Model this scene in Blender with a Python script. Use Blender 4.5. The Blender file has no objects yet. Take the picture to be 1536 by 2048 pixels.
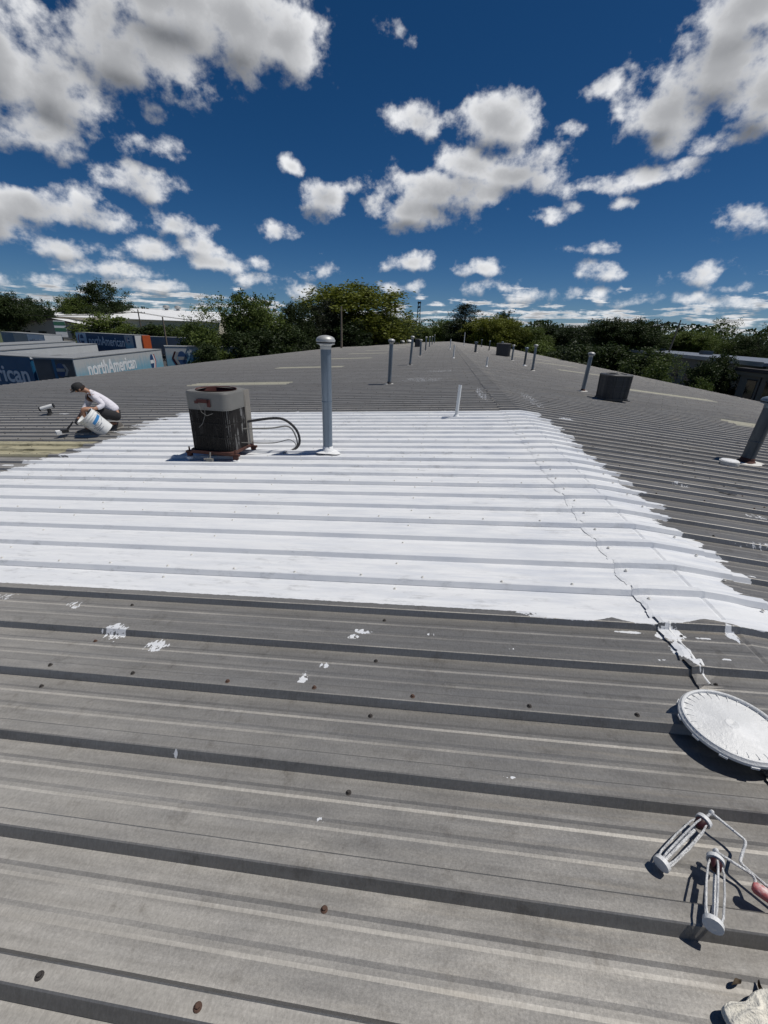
import bpy, math, random
from mathutils import Vector, Matrix, noise as mnoise
rnd = random.Random(7)
SC = bpy.context.scene
COL = SC.collection
R = math.radians
CZ = 6.2                       # camera height above the ground (m)

# ---------------------------------------------------------------- camera
cam_d = bpy.data.cameras.new('camera'); cam = bpy.data.objects.new('camera', cam_d); COL.objects.link(cam)
right = Vector((0.99047, 0.13390, 0.03210)); down = Vector((0.08185, -0.38504, -0.91926)); fwd = Vector((-0.11073, 0.91313, -0.39234))
M4 = Matrix.Identity(4)
for i in range(3):
    M4[i][0] = right[i]; M4[i][1] = -down[i]; M4[i][2] = -fwd[i]
M4.translation = (0, 0, CZ)
cam.matrix_world = M4
cam_d.sensor_fit = 'AUTO'; cam_d.sensor_width = 36.0; cam_d.lens = 838.8 / 2048 * 36.0
cam_d.clip_start = 0.05; cam_d.clip_end = 6000
SC.camera = cam

# ---------------------------------------------------------------- light, exposure
SUN_EL, SUN_AZ = R(66), R(80)          # azimuth clockwise from +Y
sd = bpy.data.lights.new('sun', 'SUN'); sd.energy = 3.6; sd.angle = R(0.53); sd.color = (1.0, 0.955, 0.89)
so = bpy.data.objects.new('sun', sd); COL.objects.link(so)
sv = Vector((math.sin(SUN_AZ) * math.cos(SUN_EL), math.cos(SUN_AZ) * math.cos(SUN_EL), math.sin(SUN_EL)))
so.rotation_euler = (-sv).to_track_quat('-Z', 'Y').to_euler(); so.location = (10, 0, 40)
vs = SC.view_settings
vs.view_transform = 'Standard'; vs.look = 'None'; vs.gamma = 1.0; vs.use_curve_mapping = False; vs.exposure = 0.0
SC.render.engine = 'CYCLES'
cy = SC.cycles
cy.use_denoising = True; cy.max_bounces = 6; cy.diffuse_bounces = 2; cy.glossy_bounces = 3; cy.transparent_max_bounces = 6
cy.use_adaptive_sampling = True; cy.adaptive_threshold = 0.012; cy.sample_clamp_indirect = 6

class NT:
    """small helper to write node trees"""
    def __init__(s, tree): s.t = tree
    def n(s, typ, **kw):
        nd = s.t.nodes.new(typ)
        for k, v in kw.items(): setattr(nd, k, v)
        return nd
    def link(s, a, b): s.t.links.new(a, b)
    def put(s, sock, v):
        if v is None: return
        if isinstance(v, bpy.types.NodeSocket): s.link(v, sock)
        else: sock.default_value = v
    def m(s, op, a, b=None, c=None, clamp=False):
        nd = s.n('ShaderNodeMath', operation=op, use_clamp=clamp)
        for i, v in enumerate((a, b, c)): s.put(nd.inputs[i], v)
        return nd.outputs[0]
    def v(s, op, a, b=None, c=None, out=0):
        nd = s.n('ShaderNodeVectorMath', operation=op)
        for i, v in enumerate((a, b, c)): s.put(nd.inputs[i], v)
        return nd.outputs['Value'] if op in ('LENGTH', 'DOT_PRODUCT', 'DISTANCE') else nd.outputs[0]
    def noise(s, vec, scale, detail=3, rough=0.55, dim='3D', dist=0.0, col=False):
        nd = s.n('ShaderNodeTexNoise', noise_dimensions=dim)
        if dim == '1D': s.put(nd.inputs['W'], vec)
        else: s.put(nd.inputs['Vector'], vec)
        nd.inputs['Scale'].default_value = scale; nd.inputs['Detail'].default_value = detail
        nd.inputs['Roughness'].default_value = rough; nd.inputs['Distortion'].default_value = dist
        return nd.outputs['Color' if col else 'Fac']
    def mr(s, val, a, b, c=0.0, d=1.0, smooth=False):
        nd = s.n('ShaderNodeMapRange', interpolation_type='SMOOTHSTEP' if smooth else 'LINEAR')
        s.put(nd.inputs[0], val)
        for i, x in zip((1, 2, 3, 4), (a, b, c, d)): s.put(nd.inputs[i], x)
        return nd.outputs[0]
    def mix(s, f, a, b, typ='MIX'):
        nd = s.n('ShaderNodeMix', data_type='RGBA', blend_type=typ)
        s.put(nd.inputs['Factor'], f)
        for k, v in ((6, a), (7, b)):
            if isinstance(v, tuple) and len(v) == 3: v = v + (1,)
            s.put(nd.inputs[k], v)
        return nd.outputs[2]
    def xyz(s, vec):
        nd = s.n('ShaderNodeSeparateXYZ'); s.put(nd.inputs[0], vec); return nd.outputs
    def comb(s, x, y, z):
        nd = s.n('ShaderNodeCombineXYZ')
        for i, v in enumerate((x, y, z)): s.put(nd.inputs[i], v)
        return nd.outputs[0]

# ---------------------------------------------------------------- sky with cumulus (at infinity)
W = bpy.data.worlds.new('World'); SC.world = W; W.use_nodes = True
W.cycles.sampling_method = 'NONE'
t = NT(W.node_tree); W.node_tree.nodes.clear()
sky = t.n('ShaderNodeTexSky', sky_type='NISHITA'); sky.sun_disc = False
sky.sun_elevation = SUN_EL; sky.sun_rotation = SUN_AZ
sky.air_density = 0.62; sky.dust_density = 0.25; sky.ozone_density = 5.0; sky.altitude = 300
hs = t.n('ShaderNodeHueSaturation'); hs.inputs['Saturation'].default_value = 1.27; t.link(sky.outputs[0], hs.inputs['Color'])
bg1 = t.n('ShaderNodeBackground'); t.link(hs.outputs[0], bg1.inputs[0]); bg1.inputs[1].default_value = 0.05
tc = t.n('ShaderNodeTexCoord'); D = tc.outputs['Generated']
sx, sy, sz = t.xyz(D)
azn = t.m('ARCTAN2', sx, sy); eln = t.m('ARCSINE', sz)
# each cloud lump: azimuth, elevation, half width, half height (degrees)
LUMPS = [
 (-22.6,24.7,8.8,3.8), (-32.9,21.9,9.9,3.5), (-39.0,18.4,5.3,3.4), (-29.0,25.4,11.4,2.8), (-41.5,15.4,4.1,1.9), (-18.4,24.3,3.9,3.1), (-43.5,19.2,4.3,4.4), (-32.7,15.5,3.3,1.0),
 (-33.3,12.6,3.5,1.6), (-42.6,9.6,5.7,2.1), (-37.9,9.9,2.8,2.0), (-45.8,8.2,4.3,2.7), (-30.5,9.6,3.4,1.4), (-28.5,8.1,2.8,1.2), (-20.2,9.9,2.5,1.0), (-15.0,13.2,2.5,2.1),
 (-11.7,14.5,2.1,0.9), (-18.2,16.1,1.0,0.7), (-0.8,14.1,9.3,2.7), (6.0,15.9,5.7,2.5), (-4.6,12.5,5.4,1.9), (7.9,16.6,3.3,1.6), (1.7,16.6,4.3,1.8), (3.8,19.9,4.1,2.2),
 (-4.5,19.8,3.8,1.5), (5.3,21.1,1.9,1.3), (22.6,21.6,6.5,3.3), (19.4,19.5,4.6,2.7), (23.7,24.3,4.7,2.4), (19.6,17.6,2.5,1.6), (26.7,19.1,4.3,2.8), (23.4,16.7,2.8,1.0),
 (15.1,14.4,3.5,1.0), (19.9,15.0,3.3,1.1), (13.1,12.7,1.3,0.7), (27.8,10.9,2.8,1.2), (17.0,12.6,1.5,0.7), (-7.0,25.9,2.0,0.8), (-4.9,7.7,3.9,1.1), (3.3,7.3,3.3,0.8),
 (15.9,6.7,3.8,0.9), (24.7,6.3,3.6,1.1), (28.0,5.0,1.8,0.6), (15.2,8.9,2.3,0.5), (-14.9,6.5,2.6,0.8), (13.2,21.6,1.7,1.0), (11.3,19.1,1.6,0.5), (-41.4,6.7,6.1,1.1),
 (-33.5,7.2,3.3,1.1), (-27.2,6.7,3.7,1.3), (-37.0,5.3,5.4,0.9), (-18.5,4.6,4.1,0.9), (4.2,5.5,3.2,0.9), (-5.9,5.1,3.6,0.8), (11.6,4.6,6.5,0.8), (23.1,4.1,5.0,0.7),
 (29.5,3.6,3.5,0.5), (-22.4,5.2,3.4,0.9), (-32.6,4.1,5.9,0.8), (-43.6,3.7,5.1,0.8), (-22.3,6.9,1.3,0.7), (9.3,11.8,3.1,0.7), (10.2,12.4,1.3,0.6),
]
def cloud_field(azs, els, dirv):
    # warp the position so that the lumps get billowy, broken outlines
    w1 = t.noise(t.v('MULTIPLY', dirv, (1, 1, 1.35)), 7.0, 3, 0.5, col=True)
    p = t.v('MULTIPLY_ADD', t.v('SUBTRACT', w1, (0.5, 0.5, 0.5)), (0.065, 0.040, 0), t.comb(azs, els, 0.0))
    e = None
    for a, el, rx, ry in LUMPS:
        c = min(0.78, max(0.05, 0.86 - 0.30 * ry)); g = math.sqrt(1 - c * c)      # small clouds stay thin, big ones get a deep core
        q = t.v('MULTIPLY_ADD', p, (g / R(rx), g / R(ry), 0), (-g * a / rx, -g * el / ry, c))
        l = t.v('LENGTH', q)
        e = l if e is None else t.m('SMOOTH_MIN', e, l, 0.12)
    nz = t.noise(t.v('MULTIPLY', dirv, (1, 1, 1.25)), 19.0, 7, 0.585)
    # rows of small far cumulus low over the horizon, over the whole round
    lel = t.m('LOGARITHM', t.m('MAXIMUM', els, 0.004), 2.718)
    fv = t.comb(t.m('MULTIPLY', azs, 15.0), t.m('MULTIPLY', lel, 6.0), 3.3)
    fn = t.noise(fv, 1.0, 5, 0.55)
    cover = t.mr(els, R(2.0), R(9), 0.46, 0.80)
    fe = t.m('MULTIPLY_ADD', t.m('SUBTRACT', cover, fn), 4.5, 0.93)
    e = t.m('SMOOTH_MIN', e, fe, 0.15)
    return t.m('MULTIPLY_ADD', t.m('SUBTRACT', 0.5, nz), 2.6, t.m('ADD', e, 0.26)), e
E0, S0 = cloud_field(azn, eln, D)
off = (0.010, 0.0, 0.018)
E1, S1 = cloud_field(t.m('ADD', azn, 0.010), t.m('MULTIPLY_ADD', eln, 1.06, 0.012), t.v('ADD', D, off))
alpha = t.mr(E0, 1.34, 0.58, 0, 0.985, True)
# lit from above and the right: smooth modelling from the cloud bodies, a little billow from the noise
lit = t.m('MULTIPLY_ADD', t.m('SUBTRACT', S1, S0), 1.55, 0.58)
lit = t.mr(t.m('MULTIPLY_ADD', t.m('SUBTRACT', E1, E0), 0.17, lit), -0.55, 1.15, 0.05, 1.0, True)
core = t.mr(t.m('MULTIPLY_ADD', t.m('SUBTRACT', E0, S0), 0.22, S0), 0.98, 0.10, 1.0, 0.36, True)
litc = t.m('MULTIPLY', lit, core)
litc = t.m('ADD', litc, t.mr(E0, 0.45, 1.15, 0.0, 0.16, True), clamp=True)
ccol = t.mix(litc, (0.120, 0.130, 0.150), (1.05, 1.06, 1.08))
bg2 = t.n('ShaderNodeBackground'); t.link(ccol, bg2.inputs[0]); bg2.inputs[1].default_value = 0.86
mx = t.n('ShaderNodeMixShader'); t.link(alpha, mx.inputs[0]); t.link(bg1.outputs[0], mx.inputs[1]); t.link(bg2.outputs[0], mx.inputs[2])
ow = t.n('ShaderNodeOutputWorld'); t.link(mx.outputs[0], ow.inputs[0])

# ---------------------------------------------------------------- mesh and object helpers
class MB:
    def __init__(s): s.v = []; s.f = []
    def add(s, vs, fs):
        o = len(s.v); s.v += [tuple(v) for v in vs]; s.f += [tuple(i + o for i in f) for f in fs]; return s
    def box(s, x0, x1, y0, y1, z0, z1, mat=None):
        vs = [(x0, y0, z0), (x1, y0, z0), (x1, y1, z0), (x0, y1, z0), (x0, y0, z1), (x1, y0, z1), (x1, y1, z1), (x0, y1, z1)]
        if mat: vs = [mat @ Vector(v) for v in vs]
        return s.add(vs, [(0, 3, 2, 1), (4, 5, 6, 7), (0, 1, 5, 4), (1, 2, 6, 5), (2, 3, 7, 6), (3, 0, 4, 7)])
    def lathe(s, prof, n=16, o=(0, 0, 0), cap0=True, cap1=True, mat=None):
        vs = []; fs = []
        for r, z in prof:
            for k in range(n):
                a = 2 * math.pi * k / n; p = Vector((r * math.cos(a), r * math.sin(a), z))
                if mat: p = mat @ p
                vs.append((p[0] + o[0], p[1] + o[1], p[2] + o[2]))
        for i in range(len(prof) - 1):
            for k in range(n):
                k2 = (k + 1) % n; fs.append((i * n + k, i * n + k2, (i + 1) * n + k2, (i + 1) * n + k))
        if cap0: fs.append(tuple(range(n - 1, -1, -1)))
        if cap1: fs.append(tuple((len(prof) - 1) * n + k for k in range(n)))
        return s.add(vs, fs)
    def tube(s, pts, rad, n=8, cap=True):
        pts = [Vector(p) for p in pts]; m = len(pts)
        if not isinstance(rad, (list, tuple)): rad = [rad] * m
        vs = []; fs = []
        ref = None
        for i, p in enumerate(pts):
            d = (pts[min(i + 1, m - 1)] - pts[max(i - 1, 0)])
            d = d.normalized() if d.length > 1e-9 else Vector((0, 0, 1))
            if ref is None: ref = Vector((0, 0, 1)) if abs(d.z) < 0.9 else Vector((1, 0, 0))
            a = d.cross(ref).normalized(); b = d.cross(a).normalized(); ref = -b if False else ref
            for k in range(n):
                th = 2 * math.pi * k / n; vs.append(p + (a * math.cos(th) + b * math.sin(th)) * rad[i])
        for i in range(m - 1):
            for k in range(n):
                k2 = (k + 1) % n; fs.append((i * n + k, i * n + k2, (i + 1) * n + k2, (i + 1) * n + k))
        if cap: fs.append(tuple(range(n - 1, -1, -1))); fs.append(tuple((m - 1) * n + k for k in range(n)))
        return s.add(vs, fs)
    def prism(s, poly, z0, z1, mat=None):
        n = len(poly); vs = [Vector((x, y, z0)) for x, y in poly] + [Vector((x, y, z1)) for x, y in poly]
        if mat: vs = [mat @ v for v in vs]
        return s.add(vs, [tuple(range(n - 1, -1, -1)), tuple(range(n, 2 * n))] + [(i, (i + 1) % n, n + (i + 1) % n, n + i) for i in range(n)])
    def mesh(s, name, mat, smooth=False):
        me = bpy.data.meshes.new(name); me.from_pydata([tuple(v) for v in s.v], [], s.f)
        if mat is not None: me.materials.append(mat)
        if smooth:
            me.polygons.foreach_set('use_smooth', [True] * len(me.polygons))
            if smooth != 'all' and hasattr(me, 'set_sharp_from_angle'): me.set_sharp_from_angle(angle=R(40))
        me.update(); return me
    def build(s, name, mat, parent=None, smooth=False, loc=None):
        return obj(name, s.mesh(name, mat, smooth), parent, loc)
def obj(name, data, parent=None, loc=None, rot=None, scale=None):
    o = bpy.data.objects.new(name, data); COL.objects.link(o)
    if parent: o.parent = parent
    if loc is not None: o.location = loc
    if rot is not None: o.rotation_euler = rot
    if scale is not None: o.scale = scale
    return o
def tag(o, label, cat, group=None):
    o['label'] = label; o['category'] = cat
    if group: o['group'] = group
    return o
def thing(name, label, cat, loc=(0, 0, 0), rotz=0.0, group=None):
    return tag(obj(name, None, None, loc, (0, 0, rotz)), label, cat, group)
def copy_tree(o, parent=None):
    c = o.copy(); COL.objects.link(c); c.parent = parent
    for ch in KIDS.get(o.name, []): copy_tree_child(ch, c)
    return c
def copy_tree_child(o, parent):
    c = o.copy(); COL.objects.link(c); c.parent = parent
    for ch in KIDS.get(o.name, []): copy_tree_child(ch, c)
KIDS = {}
def kids_index(root):
    KIDS[root.name] = [c for c in bpy.data.objects if c.parent == root]
    for c in KIDS[root.name]: kids_index(c)

# ---------------------------------------------------------------- materials
def material(name):
    m = bpy.data.materials.new(name); m.use_nodes = True; nt = m.node_tree; nt.nodes.clear()
    k = NT(nt); b = k.n('ShaderNodeBsdfPrincipled'); o = k.n('ShaderNodeOutputMaterial'); k.link(b.outputs[0], o.inputs[0])
    return m, k, b
def simple(name, col, rough=0.6, metal=0.0, var=0.25, scale=6.0, bump=0.0, bscale=60.0, spec=0.5, stain=None, stain_thr=0.6, coord='Object', squash=(1, 1, 1)):
    """plain coloured material with noise variation, optional stain colour and fine relief"""
    m, k, b = material(name)
    tcn = k.n('ShaderNodeTexCoord').outputs[coord]
    vec = k.v('MULTIPLY', tcn, squash)
    nz = k.noise(vec, scale, 5, 0.6)
    c = k.mix(nz, tuple(x * (1 - var) for x in col), tuple(min(1, x * (1 + var)) for x in col))
    if stain:
        n2 = k.noise(vec, scale * 0.7, 6, 0.65)
        c = k.mix(k.mr(n2, stain_thr - 0.07, stain_thr + 0.07, 0, 1, True), c, stain)
    k.put(b.inputs['Base Color'], c)
    b.inputs['Metallic'].default_value = metal
    k.put(b.inputs['Roughness'], k.mr(nz, 0.2, 0.8, max(0.05, rough - 0.08), min(1, rough + 0.08)))
    b.inputs['Specular IOR Level'].default_value = spec
    if bump:
        bn = k.n('ShaderNodeBump'); bn.inputs['Strength'].default_value = bump; bn.inputs['Distance'].default_value = 0.01
        k.link(k.noise(vec, bscale, 4, 0.6), bn.inputs['Height']); k.link(bn.outputs[0], b.inputs['Normal'])
    return m

PITCH = 0.305; Y0 = 1.874; XR0 = 1.516; SL = 0.061; SR = 0.088
RIDGE = CZ - 1.265
def roof_z(x):                                   # height of the rib tops
    return RIDGE - (SL * (XR0 - x) if x < XR0 else SR * (x - XR0))

def roof_material():
    m, k, b = material('weathered_galvanised_roof')
    P = k.n('ShaderNodeNewGeometry').outputs['Position']
    X, Y, Z = k.xyz(P)
    ph0 = k.m('DIVIDE', k.m('SUBTRACT', Y, Y0 - 0.02), PITCH)
    idx = k.m('FLOOR', ph0); ph = k.m('FRACT', ph0)
    wn = k.n('ShaderNodeTexWhiteNoise', noise_dimensions='1D'); k.link(idx, wn.inputs['W']); wn = wn.outputs['Value']
    wn2 = k.n('ShaderNodeTexWhiteNoise', noise_dimensions='1D'); k.link(k.m('ADD', idx, 51.3), wn2.inputs['W']); wn2 = wn2.outputs['Value']
    # fine noise for ragged brush edges: stretched along the ribs
    rag = k.noise(k.v('MULTIPLY', P, (2.6, 6.5, 8)), 1.7, 4, 0.6)
    rag2 = k.noise(P, 26.0, 4, 0.7)
    tong = k.m('MULTIPLY', k.mr(ph, 0.16, 0.24, 0.11, 0.0), wn2)
    # right edge
    xre = k.m('ADD', k.m('MULTIPLY_ADD', wn, 0.17, 1.79), k.m('ADD', tong, k.m('MULTIPLY', k.m('SUBTRACT', rag, 0.5), 0.38)))
    xre = k.m('MULTIPLY_ADD', k.m('SUBTRACT', rag2, 0.5), 0.06, xre)
    # left edge, running a little outwards up the roof
    xle = k.m('MULTIPLY_ADD', Y, -0.092, -4.52)
    xle = k.m('MULTIPLY_ADD', wn2, -0.34, xle)
    xle = k.m('MULTIPLY_ADD', k.m('SUBTRACT', rag, 0.5), 0.8, xle)
    xle = k.m('SUBTRACT', xle, tong)
    # near edge: along the far side of a rib top at left, over the rib at right
    stepx = k.mr(k.m('MULTIPLY_ADD', k.m('SUBTRACT', rag2, 0.5), 0.5, X), 0.52, 0.58, 0.040, -0.002)
    gap = k.m('MULTIPLY', k.mr(k.m('ABSOLUTE', k.m('SUBTRACT', X, 0.96)), 0.10, 0.0), 0.035)
    gap2 = k.m('MULTIPLY', k.mr(k.m('ABSOLUTE', k.m('SUBTRACT', X, 1.40)), 0.13, 0.03), 0.040)
    yn = k.m('ADD', k.m('ADD', k.m('ADD', stepx, Y0), k.m('ADD', gap, gap2)), k.m('MULTIPLY', k.m('SUBTRACT', rag2, 0.5), 0.020))
    yf = k.m('MULTIPLY_ADD', k.noise(X, 1.6, 4, 0.7, dim='1D'), 0.55, 8.20)
    yf = k.m('MULTIPLY_ADD', k.m('SUBTRACT', rag2, 0.5), 0.10, yf)
    mask = k.m('MULTIPLY', k.m('MULTIPLY', k.m('LESS_THAN', X, xre), k.m('GREATER_THAN', X, xle)), k.m('MULTIPLY', k.m('GREATER_THAN', Y, yn), k.m('LESS_THAN', Y, yf)))
    # separate splashes, boot prints and drips
    spl = None
    S = [(-0.30, 1.71, .085, .030, .66), (-0.33, 1.66, .06, .04, .56), (-1.30, 1.50, .10, .075, .62), (-1.58, 1.56, .13, .08, .55), (0.05, 1.72, .05, .02, .45), (-0.50, 1.36, .035, .08, .64), (-0.43, 1.45, .055, .03, .62),
         (-2.0, 1.78, .12, .06, .45), (-2.5, 1.82, .10, .07, .47), (-0.27, 0.79, .05, .035, .43), (-0.85, 0.95, .03, .02, .46),
         (0.33, 0.985, .05, .010, .52), (1.07, 1.62, .05, .030, .55), (1.205, 1.82, .085, .075, .95), (1.20, 1.71, .050, .085, .90), (1.195, 1.61, .035, .07, .80),
         (1.02, 1.835, .11, .013, .85), (1.34, 1.80, .06, .012, .75), (1.48, 1.84, .040, .08, .75), (1.36, 1.66, .04, .012, .55), (2.15, 3.5, .30, .08, .45), (2.6, 4.6, .16, .08, .46), (2.5, 3.1, .4, .10, .42), (3.0, 3.9, .4, .12, .40),
         (2.35, 8.25, .22, .035, .9), (1.25, 8.75, .30, .025, .8), (-0.6, 14.9, 1.5, 1.6, .375), (-0.1, 18.5, 1.3, 1.5, .37), (1.0, 11.0, .22, 2.4, .43), (2.1, 10.5, .3, 2.8, .40),
         (-5.45, 4.52, .16, .04, .8), (-8.15, 8.3, .22, .04, .8), (-6.35, 6.30, .22, .05, .75), (-5.35, 3.9, .3, .10, .46), (0.45, 1.65, .05, .02, .42)]
    for sx_, sy_, rx, ry, amp in S:
        q = k.v('MULTIPLY_ADD', P, (1 / rx, 1 / ry, 0), (-sx_ / rx, -sy_ / ry, 0))
        f = k.mr(k.v('LENGTH', q), 0.35, 1.0, amp, 0.0)
        spl = f if spl is None else k.m('MAXIMUM', spl, f)
    sn = k.noise(P, 42.0, 5, 0.6, dist=0.8)
    sn = k.m('MULTIPLY_ADD', k.m('SUBTRACT', k.noise(k.v('MULTIPLY', P, (3.2, 1, 1)), 22.0, 2, 0.5), 0.5), 0.9, sn)
    smask = k.m('LESS_THAN', k.m('SUBTRACT', 1.0, sn), spl)
    mask = k.m('MAXIMUM', mask, smask)
    # bare metal: mottled, streaked down the slope, dirt beside the ribs
    strk = k.noise(k.v('MULTIPLY', P, (0.7, 16, 1)), 3.0, 3, 0.62)
    blot = k.noise(P, 1.7, 5, 0.66)
    grain = k.noise(k.v('MULTIPLY', P, (60, 22, 30)), 5.0, 3, 0.65)
    pnl = k.n('ShaderNodeTexWhiteNoise', noise_dimensions='1D')
    k.link(k.m('FLOOR', k.m('DIVIDE', k.m('SUBTRACT', Y, Y0 + PITCH), PITCH * 3)), pnl.inputs['W'])
    tone = k.m('ADD', k.m('MULTIPLY', strk, 0.50), k.m('ADD', k.m('MULTIPLY', blot, 0.25), k.m('MULTIPLY', grain, 0.30)))
    tone = k.m('MULTIPLY_ADD', k.m('SUBTRACT', pnl.outputs['Value'], 0.5), 0.09, tone)
    cm = k.mix(k.mr(tone, 0.30, 0.75), (0.312, 0.302, 0.284), (0.486, 0.474, 0.450))
    # tan dust caught on the upper edges near the ridge
    dust = k.m('MULTIPLY', k.mr(k.noise(k.v('MULTIPLY', P, (0.5, 9, 1)), 3.1, 4, 0.6), 0.56, 0.70), k.mr(X, -0.5, 1.2, 0.0, 0.55))
    cm = k.mix(dust, cm, (0.55, 0.50, 0.42))
    dirt = k.mr(k.noise(P, 9.0, 5, 0.72), 0.57, 0.72, 0, 0.50)
    cm = k.mix(dirt, cm, (0.20, 0.185, 0.165))
    grit = k.mr(k.noise(k.v('MULTIPLY', P, (70, 34, 20)), 2.0, 4, 0.75), 0.36, 0.70)          # short weathering strokes across the ribs
    cm = k.mix(grit, k.mix(0.78, (0, 0, 0), cm), cm)
    glare_dirt = k.m('MULTIPLY', k.mr(k.noise(P, 2.2, 5, 0.7), 0.42, 0.62, 0, 1), k.m('MULTIPLY', k.mr(X, -0.1, 0.9, 0, 0.55), k.mr(Y, 1.3, 0.5, 0, 1)))  # dirt, plus extra darkening put into the colour to hold down sun glare
    cm = k.mix(glare_dirt, cm, (0.22, 0.20, 0.175))
    # white coating, thinner and bluish where rolled out
    thin = k.mr(k.noise(k.v('MULTIPLY', P, (1.2, 7, 1)), 1.7, 4, 0.65), 0.42, 0.72)
    thin = k.m('MULTIPLY', thin, k.mr(X, -2.5, 0.8, 0.5, 1.2))
    cw = k.mix(thin, (0.735, 0.750, 0.765), (0.57, 0.60, 0.65))
    scuff = k.mr(k.noise(k.v('MULTIPLY', P, (1, 4, 1)), 9.0, 4, 0.7), 0.64, 0.78, 0, 0.35)
    cw = k.mix(scuff, cw, (0.46, 0.48, 0.50))
    lap = k.mr(k.noise(k.v('MULTIPLY', P, (0.35, 22, 1)), 1.3, 3, 0.6), 0.38, 0.64, 0.0, 0.34)
    cw = k.mix(lap, cw, (0.60, 0.62, 0.645))
    bare = k.m('MULTIPLY', k.mr(k.noise(k.v('MULTIPLY', P, (2.0, 8, 1)), 3.0, 5, 0.72), 0.54, 0.68, 0, 0.7), k.mr(k.noise(P, 0.9, 3, 0.5), 0.42, 0.60))
    cw = k.mix(bare, cw, (0.42, 0.43, 0.44))
    k.put(b.inputs['Base Color'], k.mix(mask, cm, cw))
    k.put(b.inputs['Metallic'], k.m('MULTIPLY_ADD', mask, -0.80, 0.80))
    rgh = k.mr(tone, 0.3, 0.75, 0.69, 0.62)
    # rolled sheet: fine grain running along the ridge spreads the light sideways
    k.put(b.inputs['Anisotropic'], k.m('MULTIPLY_ADD', mask, -0.70, 0.70)); k.put(b.inputs['Tangent'], k.comb(1.0, 0.0, 0.0))
    k.put(b.inputs['Roughness'], k.m('MAXIMUM', rgh, k.m('MULTIPLY', mask, 0.55)))
    # relief: dents in the sheet, brushed grain, thick lumpy coating along the ridge joint
    lump = k.m('MULTIPLY', k.noise(P, 34.0, 4, 0.62), k.mr(k.m('ABSOLUTE', k.m('SUBTRACT', X, 1.25)), 0.40, 0.05, 0.25, 1.6))
    h = k.m('ADD', k.m('MULTIPLY', k.noise(k.v('MULTIPLY', P, (1, 2.2, 1)), 2.6, 2, 0.5), 1.6), k.m('MULTIPLY', k.noise(P, 150.0, 2, 0.5), 0.05))
    h = k.m('ADD', h, k.m('MULTIPLY', lump, k.mr(k.m('ABSOLUTE', k.m('SUBTRACT', Y, 5.1)), 3.2, 3.4, 0.35, 0.0)))
    bn = k.n('ShaderNodeBump'); bn.inputs['Strength'].default_value = 0.55; bn.inputs['Distance'].default_value = 0.010
    k.link(h, bn.inputs['Height']); k.link(bn.outputs[0], b.inputs['Normal'])
    return m
M = {}
M['roof'] = roof_material()
M['skylight'] = simple('yellowed_fibreglass', (0.40, 0.37, 0.25), 0.6, 0, 0.35, 5, 0.3, 80, stain=(0.15, 0.14, 0.09), stain_thr=0.58, squash=(1, 4, 1))
M['skylight_pale'] = simple('bleached_fibreglass', (0.50, 0.48, 0.38), 0.6, 0, 0.25, 5, 0.3, 80, squash=(1, 4, 1))
M['galv'] = simple('galvanised_pipe', (0.17, 0.215, 0.265), 0.42, 0.45, 0.35, 7, 0.15, 60, squash=(1, 1, 0.35))
M['galv_dark'] = simple('dull_galvanised_pipe', (0.095, 0.115, 0.135), 0.5, 0.4, 0.35, 7, 0.15, 60, squash=(1, 1, 0.35))
M['galv_light'] = simple('bright_galvanised_cap', (0.42, 0.425, 0.415), 0.45, 0.3, 0.2, 12)
M['dark_gap'] = simple('shadowed_gap_metal', (0.05, 0.05, 0.055), 0.6, 0.3)  # near-black colour stands in for the shade inside the cap gap
M['rust'] = simple('rusted_steel', (0.085, 0.033, 0.024), 0.85, 0, 0.5, 14, 0.5, 60, stain=(0.06, 0.035, 0.03))
M['rust_red'] = simple('red_rust_inside', (0.085, 0.024, 0.020), 0.8, 0, 0.4, 10, 0.3, 60)
M['coat'] = simple('white_roof_coating', (0.79, 0.80, 0.80), 0.5, 0, 0.06, 20, 0.6, 50)
M['coat_dirty'] = simple('dirty_white_coating', (0.66, 0.65, 0.61), 0.6, 0, 0.25, 18, 0.5, 50)
M['screw'] = simple('weathered_screw_washer', (0.045, 0.040, 0.037), 0.7, 0.2, 0.4, 90)
M['screw_rust'] = simple('rusted_screw', (0.09, 0.05, 0.035), 0.8, 0.1, 0.4, 90)
M['white_cap'] = simple('white_dome_paint', (0.74, 0.75, 0.75), 0.5, 0, 0.06, 4)
M['pvc'] = simple('white_plastic_pipe', (0.70, 0.71, 0.70), 0.4, 0, 0.08, 8)
M['black'] = simple('black_rubber', (0.02, 0.02, 0.022), 0.6)
M['unit_grey'] = simple('grey_unit_paint', (0.185, 0.182, 0.170), 0.55, 0.1, 0.18, 7, stain=(0.13, 0.10, 0.08), stain_thr=0.66)
M['unit_tan'] = simple('tan_unit_panel', (0.22, 0.205, 0.18), 0.6, 0, 0.15, 6, stain=(0.25, 0.2, 0.16), stain_thr=0.66)
M['coil'] = simple('dirty_coil', (0.022, 0.020, 0.018), 0.9, 0, 0.5, 25, 0.6, 120)
M['fin'] = simple('bent_coil_fin', (0.045, 0.040, 0.037), 0.7, 0.2, 0.7, 22, stain=(0.42, 0.41, 0.39), stain_thr=0.565, squash=(1, 1, 0.16))
M['cond'] = simple('charcoal_unit_paint', (0.045, 0.047, 0.050), 0.5, 0.1, 0.3, 9)
M['cond_edge'] = simple('charcoal_unit_louvre', (0.07, 0.073, 0.078), 0.5, 0.1, 0.3, 9)
M['wall'] = simple('cream_metal_wall', (0.36, 0.33, 0.27), 0.7, 0, 0.12, 2)
M['asphalt'] = simple('asphalt', (0.055, 0.055, 0.057), 0.9, 0, 0.3, 0.4, 0.3, 30)
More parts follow.
